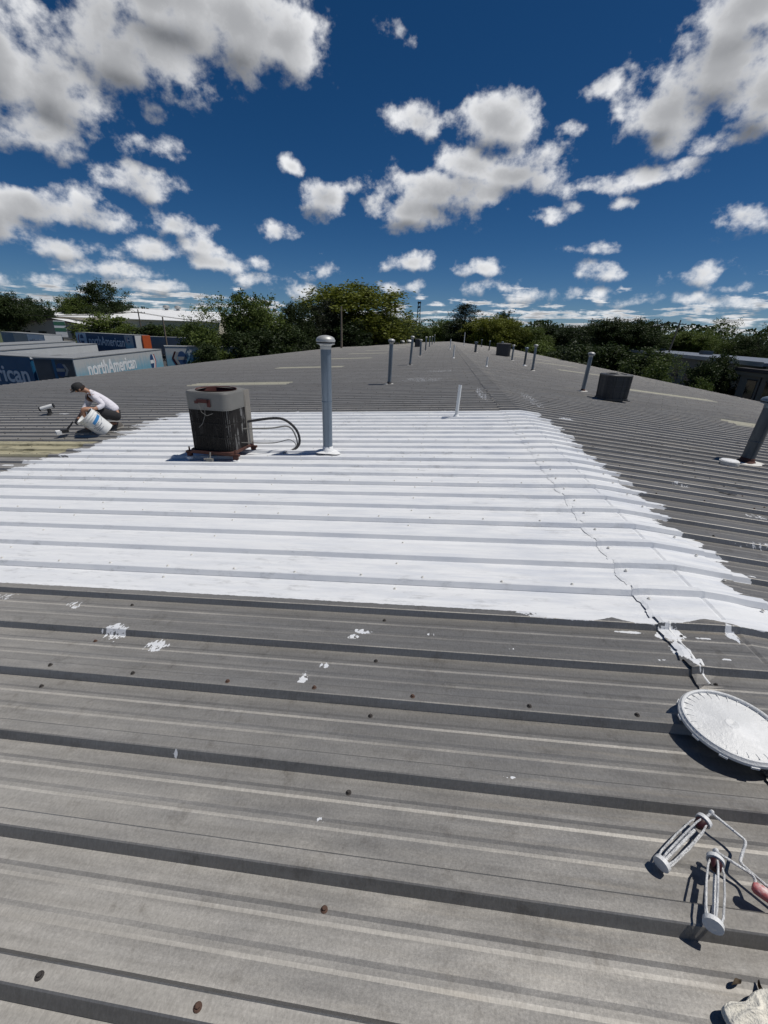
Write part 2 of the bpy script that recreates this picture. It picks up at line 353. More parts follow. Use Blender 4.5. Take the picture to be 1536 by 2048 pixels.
M['concrete'] = simple('concrete', (0.26, 0.25, 0.23), 0.85, 0, 0.2, 1.5)

# ---------------------------------------------------------------- ground
gm, k, b = material('ground_grass_and_lots')
P = k.n('ShaderNodeNewGeometry').outputs['Position']
g1 = k.noise(P, 0.35, 6, 0.6)
k.put(b.inputs['Base Color'], k.mix(g1, (0.030, 0.045, 0.015), (0.075, 0.095, 0.035))); b.inputs['Roughness'].default_value = 0.95
g = obj('ground', MB().add([(-3000, -2000, -0.02), (3000, -2000, -0.02), (3000, 4000, -0.02), (-3000, 4000, -0.02)], [(0, 1, 2, 3)]).mesh('ground', gm)); g['kind'] = 'structure'
g = obj('trailer_yard', MB().box(-92, -20.5, -12, 100, -0.3, 0.0).mesh('trailer_yard', M['asphalt'])); g['kind'] = 'structure'
g = obj('parking_lot', MB().box(19, 64, 12, 120, -0.3, 0.0).mesh('parking_lot', M['asphalt'])); g['kind'] = 'structure'

# ---------------------------------------------------------------- the warehouse under the camera
XL, XRE, YA, YB = -17.8, 15.5, -7.5, 104.0
bld = thing('warehouse_building', 'long low metal warehouse whose ribbed grey roof is partly coated white', 'building', (0, 0, 0))
RH, TOPW, RUN = 0.032, 0.045, 0.017
def profile(n_rib, raise_first=0.0022):
    """(y, z) outline across one sheet, z = 0 at the rib tops, y = 0 at the near top edge of the first rib"""
    pts = []; mw, mh = 0.013, 0.0045
    for r in range(n_rib):
        o = r * PITCH; u = raise_first if r == 0 else 0.0
        pts += [(o - RUN, -RH + u), (o - 0.002, -0.0025 + u), (o + 0.002, u), (o + TOPW - 0.002, u), (o + TOPW + 0.002, -0.0025 + u), (o + TOPW + RUN, -RH + u)]
        p0, p1 = o + TOPW + RUN, o + PITCH - RUN
        for q, hq in ((0.31, 0.0010), (0.68, 0.0017)):
            c = p0 + (p1 - p0) * q
            pts += [(c - mw, -RH), (c - mw + 0.009, -RH + hq), (c + mw - 0.004, -RH + hq), (c + mw + 0.008, -RH)]
    o = n_rib * PITCH
    pts += [(o - RUN, -RH - 0.001), (o, -0.001), (o + TOPW - 0.006, -0.001)]
    return pts
def sheet_mesh(name, x0, x1, mat, lift=0.0, prof=None, nseg=None, jag=0):
    prof = prof or profile(3)
    nseg = nseg or max(1, int(abs(x1 - x0) / 1.2))
    mb = MB(); vs = []; n = len(prof)
    for i in range(nseg + 1):
        x = x0 + (x1 - x0) * i / nseg
        for (y, z) in prof: vs.append((x, y, roof_z(x) + z + lift))
    fs = []
    for i in range(nseg):
        for j in range(n - 1): fs.append((i * n + j, (i + 1) * n + j, (i + 1) * n + j + 1, i * n + j + 1))
    if x1 < x0: fs = [f[::-1] for f in fs]
    mb.add(vs, fs)
    return mb.mesh(name, mat)
mL = sheet_mesh('roof_panel_left', XL, 1.33, M['roof']); mR = sheet_mesh('roof_panel_right', 1.70, XRE, M['roof'])
mLu = sheet_mesh('roof_panel_left_upper', -5.42, 1.33, M['roof']); mLl = sheet_mesh('roof_panel_left_lower', XL, -8.55, M['roof'])
mLs = sheet_mesh('skylight_left', -8.75, -5.25, M['skylight'], 0.003); mLsp = sheet_mesh('skylight_left_pale', -8.75, -5.15, M['skylight_pale'], 0.003)
mRu = sheet_mesh('roof_panel_right_upper', 1.70, 7.35, M['roof']); mRl = sheet_mesh('roof_panel_right_lower', 10.7, XRE, M['roof'])
mRs = sheet_mesh('skylight_right', 7.2, 10.9, M['skylight_pale'], 0.003)
# ridge cap: same corrugation, folded over the ridge, with an uneven turned-down edge
def cap_mesh(name, seed, tight=1.0):
    rr = random.Random(seed); prof = profile(3, 0.0022); n = len(prof)
    xs = [1.165, 1.19, 1.26, 1.38, 1.500, 1.516, 1.532, 1.65, 1.78, 1.86]
    vs = []
    for i, x in enumerate(xs):
        for j, (y, z) in enumerate(prof):
            jx = 0.0; jz = 0.0035 + 0.0075 * tight + (0.004 if 2 <= i <= 7 else 0.0)
            if i <= 1:
                w = mnoise.noise(Vector((seed * 7.1, y * 9.0, 0.3))); jx = 0.035 * w + rr.uniform(-.006, .006); jz += 0.010 * tight * max(-0.5, mnoise.noise(Vector((seed * 3.3, y * 13, 4)))) + (0.004 * tight if i == 1 else -0.001 - 0.002 * (1 - tight))
            if i >= 8: jz = 0.006
            if i == 5 and z < -0.02: jz -= 0.008                      # creased valley at the fold
            if i in (4, 6) and z > -0.004: jz += 0.0
            vs.append((x + jx, y, roof_z(x) + z + jz))
    fs = []
    for i in range(len(xs) - 1):
        for j in range(n - 1): fs.append((i * n + j, (i + 1) * n + j, (i + 1) * n + j + 1, i * n + j + 1))
    # turned-down left hem
    o = len(vs)
    for j, (y, z) in enumerate(prof):
        v = vs[j]; vs.append((v[0] + 0.002, v[1], roof_z(v[0]) + z + 0.003))
    mb = MB(); mb.add(vs, fs)
    return mb.mesh(name, M['roof'])
CAPS = [cap_mesh('ridge_cap_%d' % i, i + 1) for i in range(6)]; CAPS_COATED = [cap_mesh('coated_ridge_cap_%d' % i, i + 11, 0.25) for i in range(6)]
k0 = -32; sky_l = []; kk = k0; ki = 0
LSKY = {10, 40, 67, 97, 127, 157, 190, 220, 250, 280}       # rib number where a skylight sheet starts
RSKY = {31, 55, 88, 118, 148, 178, 208, 240, 270, 300}
LSKY = {k_ - (k_ - 1) % 3 for k_ in LSKY}; RSKY = {k_ - (k_ - 1) % 3 for k_ in RSKY}
while Y0 + kk * PITCH < YB:
    y = Y0 + kk * PITCH
    if kk in LSKY:
        obj('roof_panel', mLu, bld, (0, y, 0)); obj('roof_panel', mLl, bld, (0, y, 0)); obj('skylight_panel', mLs if kk < 30 else mLsp, bld, (0, y, 0))
    else: obj('roof_panel', mL, bld, (0, y, 0))
    if kk in RSKY:
        obj('roof_panel', mRu, bld, (0, y, 0)); obj('roof_panel', mRl, bld, (0, y, 0)); obj('skylight_panel', mRs, bld, (0, y, 0))
    else: obj('roof_panel', mR, bld, (0, y, 0))
    obj('ridge_cap', (CAPS_COATED if 1 <= kk <= 19 else CAPS)[ki % 6], bld, (0, y, 0.0)); ki += 1
    kk += 3
YB = Y0 + kk * PITCH
# walls, gable ends, eave gutters
def wall_poly(y):
    return [(XL + .35, y, 0), (XRE - .35, y, 0), (XRE - .35, y, roof_z(XRE - .35) - .05), (XR0, y, RIDGE - .05), (XL + .35, y, roof_z(XL + .35) - .05)]
w = MB(); ya, yb = YA + 0.1, YB - 0.2
w.add(wall_poly(ya), [(0, 1, 2, 3, 4)]).build('gable_wall', M['wall'], bld)
w = MB(); w.add(wall_poly(yb), [(4, 3, 2, 1, 0)]).build('gable_wall', M['wall'], bld)
MB().box(XL + .25, XL + .35, ya, yb, 0, roof_z(XL + .35) - .06).build('side_wall', M['wall'], bld)
MB().box(XRE - .35, XRE - .25, ya, yb, 0, roof_z(XRE - .35) - .06).build('side_wall', M['wall'], bld)
for xg, s in ((XL, -1), (XRE, 1)):
    zg = roof_z(xg) - RH - 0.01
    gt = MB(); gt.box(min(xg, xg + s * .13), max(xg, xg + s * .13), YA, YB, zg - .13, zg - .12)
    gt.box(xg + s * .13 - .004, xg + s * .13 + .004, YA, YB, zg - .13, zg - .01)
    gt.build('gutter', M['galv_dark'], bld)

# roof screws: one by each rib on every purlin line, and stitch screws along each sheet lap
def screw_mesh(name, mat, big=True):
    mb = MB()
    if big:
        mb.lathe([(0.0095, 0), (0.0095, 0.0018), (0.0070, 0.004)], 12); mb.lathe([(0.0056, 0.003), (0.0056, 0.0085), (0.0045, 0.0095)], 6, cap0=False)
    else: mb.lathe([(0.0105, 0), (0.0075, 0.008)], 6, cap0=False)
    return mb
SM = {n: screw_mesh('screw', None).mesh('screw_' + n, M[m_], False) for n, m_ in (('dark', 'screw'), ('rust', 'screw_rust'), ('coated', 'coat_dirty'))}
spots = []
PURL = [-0.185 - 1.47 * i for i in range(12)] + [3.2 + 1.47 * i for i in range(9)]
rs = random.Random(3)
for kq in range(-20, 150):
    yy = Y0 + kq * PITCH
    for xq in PURL:
        if XL + .2 < xq < XRE - .2: spots.append((xq + rs.uniform(-.02, .02), yy - 0.068 + rs.uniform(-.006, .006), -RH))
    for xq in (1.235, 1.80):
        spots.append((xq + rs.uniform(-.015, .015), yy - 0.06 + rs.uniform(-.02, .02), -RH + 0.013))
    if (kq - 1) % 3 == 0:
        for i in range(-42, 38):
            xq = 0.007 + 0.42 * i + rs.uniform(-.025, .025)
            if XL + .2 < xq < XRE - .2 and not 1.10 < xq < 1.9: spots.append((xq, yy + 0.021 + rs.uniform(-.004, .004), 0.0022))
vis = []
for s_ in spots:
    d = Vector((s_[0], s_[1], roof_z(s_[0]) - CZ)); dep = d.dot(fwd)
    if dep < .2: continue
    px, py = d.dot(right) / dep * 838.8 + 768, d.dot(down) / dep * 838.8 + 1024
    inside = -60 < px < 1600 and 600 < py < 2110
    vis.append((0 if inside else 1, d.length, s_))
vis.sort(key=lambda q: (q[0], q[1]))
def coated(x, y): return 1.87 < y < 8.4 and -4.9 - .05 * y < x < 1.95
for _, dl, s_ in vis[:300]:
    tone = 'coated' if coated(s_[0], s_[1]) else ('rust' if rs.random() < .25 else 'dark')
    o = obj('screw', SM[tone], bld, (s_[0], s_[1], roof_z(s_[0]) + s_[2]), (rs.uniform(-.1, .1), rs.uniform(-.1, .1), rs.uniform(0, 6)))
far = MB(); farc = MB()
for _, dl, s_ in vis[300:]:
    if dl > 48: continue
    (farc if coated(s_[0], s_[1]) else far).lathe([(0.0115, 0), (0.008, 0.009)], 6, (s_[0], s_[1], roof_z(s_[0]) + s_[2]), cap0=False)
far.build('distant_screws', M['screw'], bld)['kind'] = 'stuff'
if farc.v: farc.build('coated_screws', M['coat_dirty'], bld)['kind'] = 'stuff'

# smeared sealant along the ridge joint within the coated area
def strip_lump(y0, y1, xc, wid, hgt, seed, mat, name):
    mb = MB(); n = int((y1 - y0) / 0.006); m = 7; vs = []; fs = []
    prof = profile(1, 0.0)
    def zr(y):
        p = ((y - Y0) % PITCH)
        if p > PITCH - RUN: return -RH * (PITCH - p) / RUN
        if p < TOPW: return 0.0
        if p < TOPW + RUN: return -RH * (p - TOPW) / RUN
        return -RH
    for i in range(n + 1):
        y = y0 + (y1 - y0) * i / n
        c = xc + 0.03 * mnoise.noise(Vector((seed, y * 5, 0))); ww = wid * max(0.12, 0.65 + 0.9 * mnoise.noise(Vector((seed + 9, y * 9, 0))))
        for j in range(m):
            u = j / (m - 1) * 2 - 1
            x = c + u * ww; z = roof_z(x) + zr(y) + 0.0165 + hgt * (1 - u * u) * (0.7 + 0.8 * mnoise.noise(Vector((x * 40, y * 40, seed)))) - 0.012 * abs(u) ** 3
            vs.append((x, y, z))
    for i in range(n):
        for j in range(m - 1): fs.append((i * m + j, i * m + j + 1, (i + 1) * m + j + 1, (i + 1) * m + j))
    mb.add(vs, fs); return mb.build(name, mat, bld, 'all')
strip_lump(1.50, 1.88, 1.215, 0.018, 0.0025, 2.0, M['coat'], 'sealant_smear')

# ---------------------------------------------------------------- roof vents
def vent(loc, h, label, rad=0.075, dark=False, coated_base=False, lean=(0, 0), caprad=1.85, group='vent pipes standing along the roof', boot='black', stub_cap=True):
    rad *= 0.81
    z = roof_z(loc[0]) - RH
    o = thing('roof_vent', label, 'vent pipe', (loc[0], loc[1], z), rs.uniform(0, 6), group)
    o.rotation_euler = (lean[0], lean[1], 0)
    gm_ = M['galv_dark'] if dark else M['galv']
    hh = h - 0.10
    seam = hh * rs.uniform(.30, .55)
    MB().lathe([(rad, -.05), (rad, seam), (rad * 1.03, seam + .004), (rad * 1.03, hh)], 24).build('pipe', gm_, o, True)
    MB().lathe([(rad * 1.05, seam - .012), (rad * 1.07, seam - .008), (rad * 1.07, seam + .002), (rad * 1.05, seam + .006)], 24).build('joint_band', gm_, o, True)
    sm_ = MB(); a_ = rs.uniform(3.8, 5.4); sm_.box(-.004, .004, rad * 1.02, rad * 1.02 + .004, .06, hh - .05, Matrix.Rotation(a_ - math.pi / 2, 4, 'Z')); sm_.build('lock_seam', gm_, o)
    if stub_cap:
        c = MB().lathe([(rad * 1.06, hh - .045), (rad * 1.10, hh - .04), (rad * 1.10, hh - .005), (rad * 1.5, hh + .012), (rad * 1.74, hh + .010), (rad * 1.74, hh + .020), (rad * 1.2, hh + .022)], 24, cap0=False).build('cap_collar', M['galv_light'] if not dark else M['galv'], o, True)
        MB().lathe([(rad * 1.6, hh + .02), (rad * 1.6, hh + .060)], 20).build('cap_throat', M['dark_gap'], c, True)
        MB().lathe([(rad * 1.76, hh + .036), (rad * caprad, hh + .038), (rad * (caprad + .02), hh + .056), (rad * 1.68, hh + .080), (rad * 1.25, hh + .097), (rad * .6, hh + .107), (0.004, hh + .110)], 24).build('cap_dome', M['galv_light'] if not dark else M['galv'], o, True)
    zb = RH
    bmat = {'white': M['coat'], 'black': M['black'], 'rust': M['rust']}[boot]
    MB().lathe([(rad * 1.55, zb - .02), (rad * 1.45, zb + .012), (rad * 1.14, zb + .03), (rad * 1.06, zb + .065), (rad * 1.01, zb + .068)], 20).build('boot', bmat, o, True)
    # smeared sealant round the foot: lumpy, longer along the ribs
    mb = MB(); n = 28; ring = []
    sd_ = rs.random() * 50
    for k_ in range(n):
        a = 2 * math.pi * k_ / n; q = 1 + .45 * mnoise.noise(Vector((math.cos(a) * 1.5, math.sin(a) * 1.5, sd_)))
        ring.append((q * (rad * 2.9) * math.cos(a), q * (rad * 1.75) * math.sin(a)))
    vs = [(0, 0, zb + .012)] + [(x * .7, y * .7, zb + .010) for x, y in ring] + [(x, y, zb - .008) for x, y in ring]
    fs = [(0, 1 + i, 1 + (i + 1) % n) for i in range(n)] + [(1 + i, 1 + n + i, 1 + n + (i + 1) % n, 1 + (i + 1) % n) for i in range(n)]
    ob = mb.add(vs, fs).build('sealant', M['coat'] if boot == 'white' else M['coat_dirty'], o, True)
    ob.rotation_euler = (-lean[0], -lean[1], 0)
    return o
vent((-1.40, 5.22), 1.42, 'tall galvanised vent pipe standing in the white coating beside the rusty condenser', boot='white')
vent((-1.62, 13.55), 1.33, 'galvanised vent pipe left of the ridge, nearest one standing on bare grey roof', rad=.07, lean=(0, .02))
vent((-1.68, 22.7), 1.40, 'second vent pipe on bare roof left of the ridge, leaning slightly right', rad=.07, lean=(0, .05))
vent((-1.72, 32.9), 1.15, 'short vent pipe left of the ridge behind the leaning one', rad=.08)
vent((-1.85, 45.0), 1.3, 'fourth bare-roof vent pipe back along the left of the ridge', rad=.08)
vent((-1.95, 58.5), 1.3, 'fifth bare-roof vent pipe back along the left of the ridge', rad=.08)
vent((-2.0, 72.0), 1.3, 'sixth bare-roof vent pipe back along the left of the ridge', rad=.08)
vent((-2.0, 87.0), 1.5, 'farthest vent pipe in the row left of the ridge', rad=.08)
vent((4.36, 6.38), 0.93, 'dark dull vent pipe with rusty boot at the right edge', rad=.098, dark=True, boot='rust', lean=(0, .07))
vent((4.60, 14.95), 1.22, 'vent pipe with rusty foot just left of the charcoal condenser', rad=.072, boot='rust', lean=(0, .03))
vent((4.58, 23.6), 1.28, 'tall vent pipe right of the ridge, first beyond the charcoal condenser', rad=.072)
vent((4.92, 28.0), 1.08, 'vent pipe with white sealed foot right of the ridge, second beyond the charcoal condenser', rad=.075, boot='white', dark=True)
vent((5.05, 34.2), 1.12, 'third vent pipe beyond the charcoal condenser, right of the ridge', rad=.075)
vent((5.6, 45.5), 1.25, 'vent pipe standing just behind the square black rooftop unit', rad=.08, dark=True)
vent((5.69, 59.0), 1.2, 'dark vent pipe far back right of the ridge beyond the square unit', rad=.08, dark=True)
vent((6.0, 76.0), 1.2, 'farthest vent pipe right of the ridge', rad=.085, dark=True)
vent((2.85, 42.2), 0.95, 'stubby black vent pipe close to the ridge far back', rad=.13, dark=True, caprad=1.4)

def stub(loc, h, r, label, lean=(0, 0)):
    z = roof_z(loc[0])
    o = thing('plastic_pipe', label, 'pipe', (loc[0], loc[1], z - RH), 0, 'white plastic pipes by the ridge'); o.rotation_euler = (lean[0], lean[1], 0)
    mb = MB(); mb.lathe([(r, 0), (r, h), (r * .86, h), (r * .86, h - .12)], 18, cap1=False); mb.build('pipe', M['pvc'], o, True)
    MB().lathe([(r * 2.0, RH - .03), (r * 1.8, RH), (r * 1.25, RH + .03), (r * 1.04, RH + .04)], 16).build('boot', M['coat'], o, True)
stub((0.31, 7.72), .58, .030, 'white plastic pipe standing at the far edge of the white coating', (0, .03))
stub((0.62, 28.7), .80, .045, 'white plastic pipe far back left of the ridge on bare roof')
stub((2.06, 21.6), .46, .040, 'short white plastic pipe right beside the ridge cap')
stub((0.60, 47.7), 1.0, .05, 'most distant white plastic pipe left of the ridge')
stub((2.9, 70.0), 1.9, .05, 'tall thin pale pipe far back right of the ridge')

# small white pipe tee at left
z = roof_z(-8.5) - RH
o = thing('vent_elbow', 'small white pipe tee with black mouth left of the crouching worker', 'vent elbow', (-8.5, 8.3, z), 0); o.scale = (.68, .68, .72)
MB().lathe([(.10, 0.02), (.085, .06), (.055, .07), (.055, .18)], 16).build('stem', M['black'], o, True)
e = MB(); e.tube([(-.20, -.10, .19), (-.05, -.02, .235), (.12, .07, .285)], [.062, .065, .062], 14); e.build('tee', M['pvc'], o, True)
e = MB(); e.tube([(-.225, -.113, .183), (-.19, -.096, .193)], [.068, .068], 14); e.build('mouth', M['black'], o, True)
e = MB(); e.tube([(.115, .067, .283), (.14, .081, .291)], [.066, .066], 14); e.build('end_cap', M['black'], o, True)

# ---------------------------------------------------------------- rooftop units
def rounded_sq(w, d, r, n=6):
    pts = []
    for cx, cy, a0 in ((w / 2 - r, d / 2 - r, 0), (-w / 2 + r, d / 2 - r, 90), (-w / 2 + r, -d / 2 + r, 180), (w / 2 - r, -d / 2 + r, 270)):
        for i in range(n + 1):
            a = R(a0 + 90 * i / n); pts.append((cx + r * math.cos(a), cy + r * math.sin(a)))
    return pts
def ring_walls(mb, poly, z0, z1, s0=1.0, s1=1.0):
    n = len(poly)
    return mb.add([(x * s0, y * s0, z0) for x, y in poly] + [(x * s1, y * s1, z1) for x, y in poly], [(i, (i + 1) % n, n + (i + 1) % n, n + i) for i in range(n)])
def top_with_hole(mb, poly, z, r, z_in, rim=0.02):
    n = len(poly); inner = []
    for x, y in poly:
        a = math.atan2(y, x); inner.append((r * math.cos(a), r * math.sin(a)))
    vs = [(x, y, z) for x, y in poly] + [(x, y, z) for x, y in inner] + [(x, y, z_in) for x, y in inner]
    fs = [(i, (i + 1) % n, n + (i + 1) % n, n + i) for i in range(n)]
    mb.add(vs[:2 * n], fs); return inner
zc = roof_z(-2.72)
u = thing('old_condenser', 'old rusty air conditioner condenser with dark coil standing in the white coating', 'condenser', (-2.76, 5.06, zc - RH), R(-3)); u.scale = (.83, .83, 1)
B0, B1, T1 = 0.135, 0.635, 0.845
sq = rounded_sq(.68, .66, .12)
mb = MB(); ring_walls(mb, [(x * .965, y * .965) for x, y in sq], B0, B1 + .01); mb.build('coil', M['coil'], u, True)
fm = MB(); nf = 86; per = []
L_ = 0.0; seg = []
for i in range(len(sq)):
    a, b_ = Vector(sq[i]), Vector(sq[(i + 1) % len(sq)]); seg.append((a, b_, (b_ - a).length)); L_ += (b_ - a).length
for q in range(nf):
    s_ = L_ * q / nf
    for a, b_, ln in seg:
        if s_ <= ln: break
        s_ -= ln
    p = a + (b_ - a) * (s_ / ln); tdir = (b_ - a).normalized(); nrm = Vector((tdir.y, -tdir.x))
    bend = [0.006 * mnoise.noise(Vector((q * .37, zz * 6, 1))) for zz in range(6)]
    for s2 in range(5):
        if rs.random() < .08: continue
        za, zb_ = B0 + (B1 - B0) * s2 / 5, B0 + (B1 - B0) * (s2 + 1) / 5
        c0 = p * .972 + tdir * bend[s2]; c1 = p * .972 + tdir * bend[s2 + 1]; hw = tdir * .0035; dp = nrm * .012
        fm.add([(*(c0 - hw), za), (*(c0 + hw + dp), za), (*(c1 + hw + dp), zb_), (*(c1 - hw), zb_)], [(0, 1, 2, 3)])
fm.build('coil_fins', M['fin'], u)['kind'] = 'stuff'
for zz in (B0 + .17, B0 + .335):
    mb = MB(); ring_walls(mb, [(x * 1.0, y * 1.0) for x, y in sq], zz - .006, zz + .006); mb.build('strap', M['coil'], u, True)
mb = MB(); ring_walls(mb, sq, B1, B1 + .012, 1.012, 1.012); ring_walls(mb, sq, B1 + .012, T1 - .02, 1.005, 1.012); ring_walls(mb, sq, T1 - .02, T1, 1.012, .985)
top_with_hole(mb, [(x * .985, y * .985) for x, y in sq], T1, .285, T1)
sh = mb.build('top_shroud', M['unit_grey'], u, True)
MB().lathe([(.285, T1 + .004), (.292, T1 + .012), (.283, T1 + .010), (.275, T1 - .03), (.27, T1 - .20)], 36, cap0=False).build('fan_ring', M['rust_red'], sh, True)
fb = MB(); fb.lathe([(.04, T1 - .17), (.05, T1 - .16), (.05, T1 - .10), (.01, T1 - .09)], 16)
for q in range(4):
    mt = Matrix.Rotation(R(90 * q + 20), 4, 'Z') @ Matrix.Rotation(R(24), 4, 'X'); mt.translation = (0, 0, T1 - .13)
    fb.box(.04, .25, -.055, .055, -.003, .003, mt)
fb.build('fan', M['rust'], u)
MB().lathe([(.27, T1 - .205), (.27, T1 - .20)], 30).build('fan_deck', M['rust_red'], u)
# service panel at the right rear corner
pn = MB(); pn.box(.300, .346, .16, .335, B0 - .01, T1 - .012); pn.box(.345, .350, .18, .31, B1 - .30, B1 + .14); pn.build('service_panel', M['unit_tan'], u)
# rusted name plate bracket on the shroud
pb = MB(); pb.box(-.12, .06, -.352, -.341, B1 + .085, B1 + .125); pb.box(.035, .085, -.352, -.341, B1 + .04, B1 + .125); pb.box(-.155, -.11, -.358, -.341, B1 + .075, B1 + .105); pb.build('bracket', M['rust_red'], u)
wr = MB()
wr.tube([(-.10, -.355, B1 + .08), (-.05, -.375, B1 - .02), (0.03, -.372, B1 - .06), (.12, -.365, B1 - .03)], .003, 5)
wr.tube([(.0, -.355, B1 + .06), (.0, -.375, B1 - .06), (-.06, -.372, B1 - .16), (-.13, -.365, B1 - .21)], .003, 5); wr.build('loose_wire', M['unit_grey'], u, True)
bs = MB(); bs.prism(rounded_sq(.73, .71, .10), B0 - .03, B0 - .002); bs.build('base_pan', M['rust'], u)
rl = MB(); rl.box(-.45, .42, -.31, -.26, .078, B0 - .031); rl.build('rail', M['rust'], u); rl = MB(); rl.box(-.45, .42, .26, .31, .078, B0 - .031); rl.build('rail', M['rust'], u)
for fx, fy in ((-.40, -.285), (.36, -.285), (-.40, .285), (.36, .285)):
    f_ = MB(); f_.box(fx - .03, fx + .03, fy - .03, fy + .03, .02, .078); f_.tube([(fx, fy, .06), (fx, fy, .155)], .012, 8); f_.build('foot', M['rust'], u)
    MB().lathe([(.055, .0), (.05, .03), (.03, .038)], 10, (fx, fy, 0)).build('coated_pad', M['coat'], u, True)
jb = MB(); jb.tube([(.02, -.40, .13), (.03, -.44, .06), (-.05, -.47, .055)], .012, 8); jb.box(-.02, .08, -.475, -.43, .03, .065); jb.build('disconnect_fitting', M['unit_grey'], u)
# refrigerant lines (each can be lifted off)
def hose(name, label, pts, r, mat, cat):
    path = []
    for i in range(len(pts) - 1):
        p0 = Vector(pts[max(i - 1, 0)]); p1 = Vector(pts[i]); p2 = Vector(pts[i + 1]); p3 = Vector(pts[min(i + 2, len(pts) - 1)])
        for s_ in range(6):
            tt = s_ / 6; path.append(.5 * ((2 * p1) + (p2 - p0) * tt + (2 * p0 - 5 * p1 + 4 * p2 - p3) * tt ** 2 + (-p0 + 3 * p1 - 3 * p2 + p3) * tt ** 3))
    path.append(Vector(pts[-1]))
    return tag(obj(name, MB().tube(path, r, 8).mesh(name, mat, True)), label, cat)
zr_ = roof_z(-2.2) - RH
hose('insulated_line', 'thick black insulated hose arching from the rusty condenser to the roof', [(-2.50, 5.20, zr_ + .40), (-2.15, 5.30, zr_ + .45), (-1.98, 5.33, zr_ + .42), (-1.86, 5.38, zr_ + .28), (-1.83, 5.36, zr_ + .12), (-1.90, 5.25, zr_ + .03)], .017, M['black'], 'hose')
hose('copper_line', 'thin dark refrigerant tube with valve leaving the rusty condenser', [(-2.50, 5.10, zr_ + .33), (-2.15, 5.20, zr_ + .34), (-1.95, 5.31, zr_ + .35), (-1.87, 5.36, zr_ + .20), (-1.86, 5.36, zr_ + .05)], .010, M['unit_grey'], 'tube')
hose('control_wire', 'thin grey wire from the base of the rusty condenser', [(-2.50, 5.02, zr_ + .17), (-2.10, 5.10, zr_ + .17), (-1.92, 5.25, zr_ + .19), (-1.87, 5.33, zr_ + .08), (-2.0, 5.18, zr_ + .02)], .006, M['unit_grey'], 'wire')

def square_unit(name, label, loc, w, hgt, rotz, taper=1.0, louv=46):
    z_ = roof_z(loc[0]) - RH
    u = thing(name, label, 'condenser', (loc[0], loc[1], z_), rotz, 'charcoal rooftop units')
    sq = rounded_sq(w, w, w * .26)
    b0 = .10
    mb = MB(); ring_walls(mb, sq, b0, hgt - .03, .93, .97); mb.build('cabinet', M['cond'], u, True)
    n = len(sq)
    for q in range(louv):
        # louvred guard: vertical bars round the cabinet
        s_ = q / louv * n; i = int(s_); fr = s_ - i; a = Vector(sq[i]) * (1 - fr) + Vector(sq[(i + 1) % n]) * fr
        nm = a.normalized() * .006
        obj('guard_bar', MB().tube([(*(a * .945 + nm), b0), (*(a * .985 + nm), hgt - .03)], .006, 4).mesh('guard_bar', M['cond_edge']), u)
    for zz in (.3, .55, .8):
        sc_ = .935 + .04 * zz + .02
        mb = MB(); ring_walls(mb, sq, b0 + (hgt - b0) * zz - .006, b0 + (hgt - b0) * zz + .006, sc_, sc_); mb.build('guard_band', M['cond_edge'], u, True)
    mb = MB(); ring_walls(mb, sq, hgt - .035, hgt - .012, 1.0, 1.02); ring_walls(mb, sq, hgt - .012, hgt + .012, 1.02, .97)
    top_with_hole(mb, [(x * .97, y * .97) for x, y in sq], hgt + .012, w * .37, hgt); mb.build('lid', M['cond_edge'], u, True)
    MB().lathe([(w * .37, hgt + .012), (w * .365, hgt - .08), (.02, hgt - .09)], 30, cap0=False).build('fan_well', M['cond'], u, True)
    for rr_ in (.10, .17, .24, .31, .37):
        mb = MB(); mb.tube([(w * rr_ * math.cos(R(a)), w * rr_ * math.sin(R(a)), hgt + .02 + .03 * (1 - rr_ / .37)) for a in range(0, 361, 15)], .005, 4, cap=False); mb.build('grille_ring', M['cond_edge'], u)
    for q in range(6):
        a = R(60 * q); mb = MB(); mb.tube([(0, 0, hgt + .052), (w * .2 * math.cos(a), w * .2 * math.sin(a), hgt + .042), (w * .38 * math.cos(a), w * .38 * math.sin(a), hgt + .018)], .006, 4); mb.build('grille_spoke', M['cond_edge'], u)
    mb = MB(); mb.prism(rounded_sq(w * 1.0, w * 1.0, w * .2), .05, b0); mb.build('base_pan', M['cond'], u)
    for yy in (-.3 * w, .3 * w):
        mb = MB(); mb.box(-w * .58, w * .58, yy - .045, yy + .045, RH, .05); mb.build('skid', M['black'], u)
    return u
square_unit('condenser', 'charcoal louvred condenser with round fan grille right of the ridge', (4.86, 13.15), .72, .73, R(8))
square_unit('condenser', 'square black rooftop unit far back right of the ridge', (5.4, 42.6), 1.25, 1.1, R(0), louv=30)

#MORE
square_unit('condenser', 'small dark rooftop unit behind the row of vents left of the ridge', (-3.6, 61.0), .8, 1.0, R(0), louv=24)
for i, (x, y, lab) in enumerate(((-9.3, 97.5, 'white dome ventilator at the far end of the roof, left one'), (-7.6, 97.5, 'white dome ventilator at the far end of the roof, right one'))):
    o = thing('dome_vent', lab, 'roof ventilator', (x, y, roof_z(x) - RH), 0, 'white dome ventilators at the far end')
    MB().lathe([(.42, 0), (.42, .28)], 20).build('curb', M['galv'], o, True)
    MB().lathe([(.66, .27), (.70, .30), (.66, .46), (.48, .62), (.22, .70), (.01, .72)], 24).build('dome', M['white_cap'], o, True)

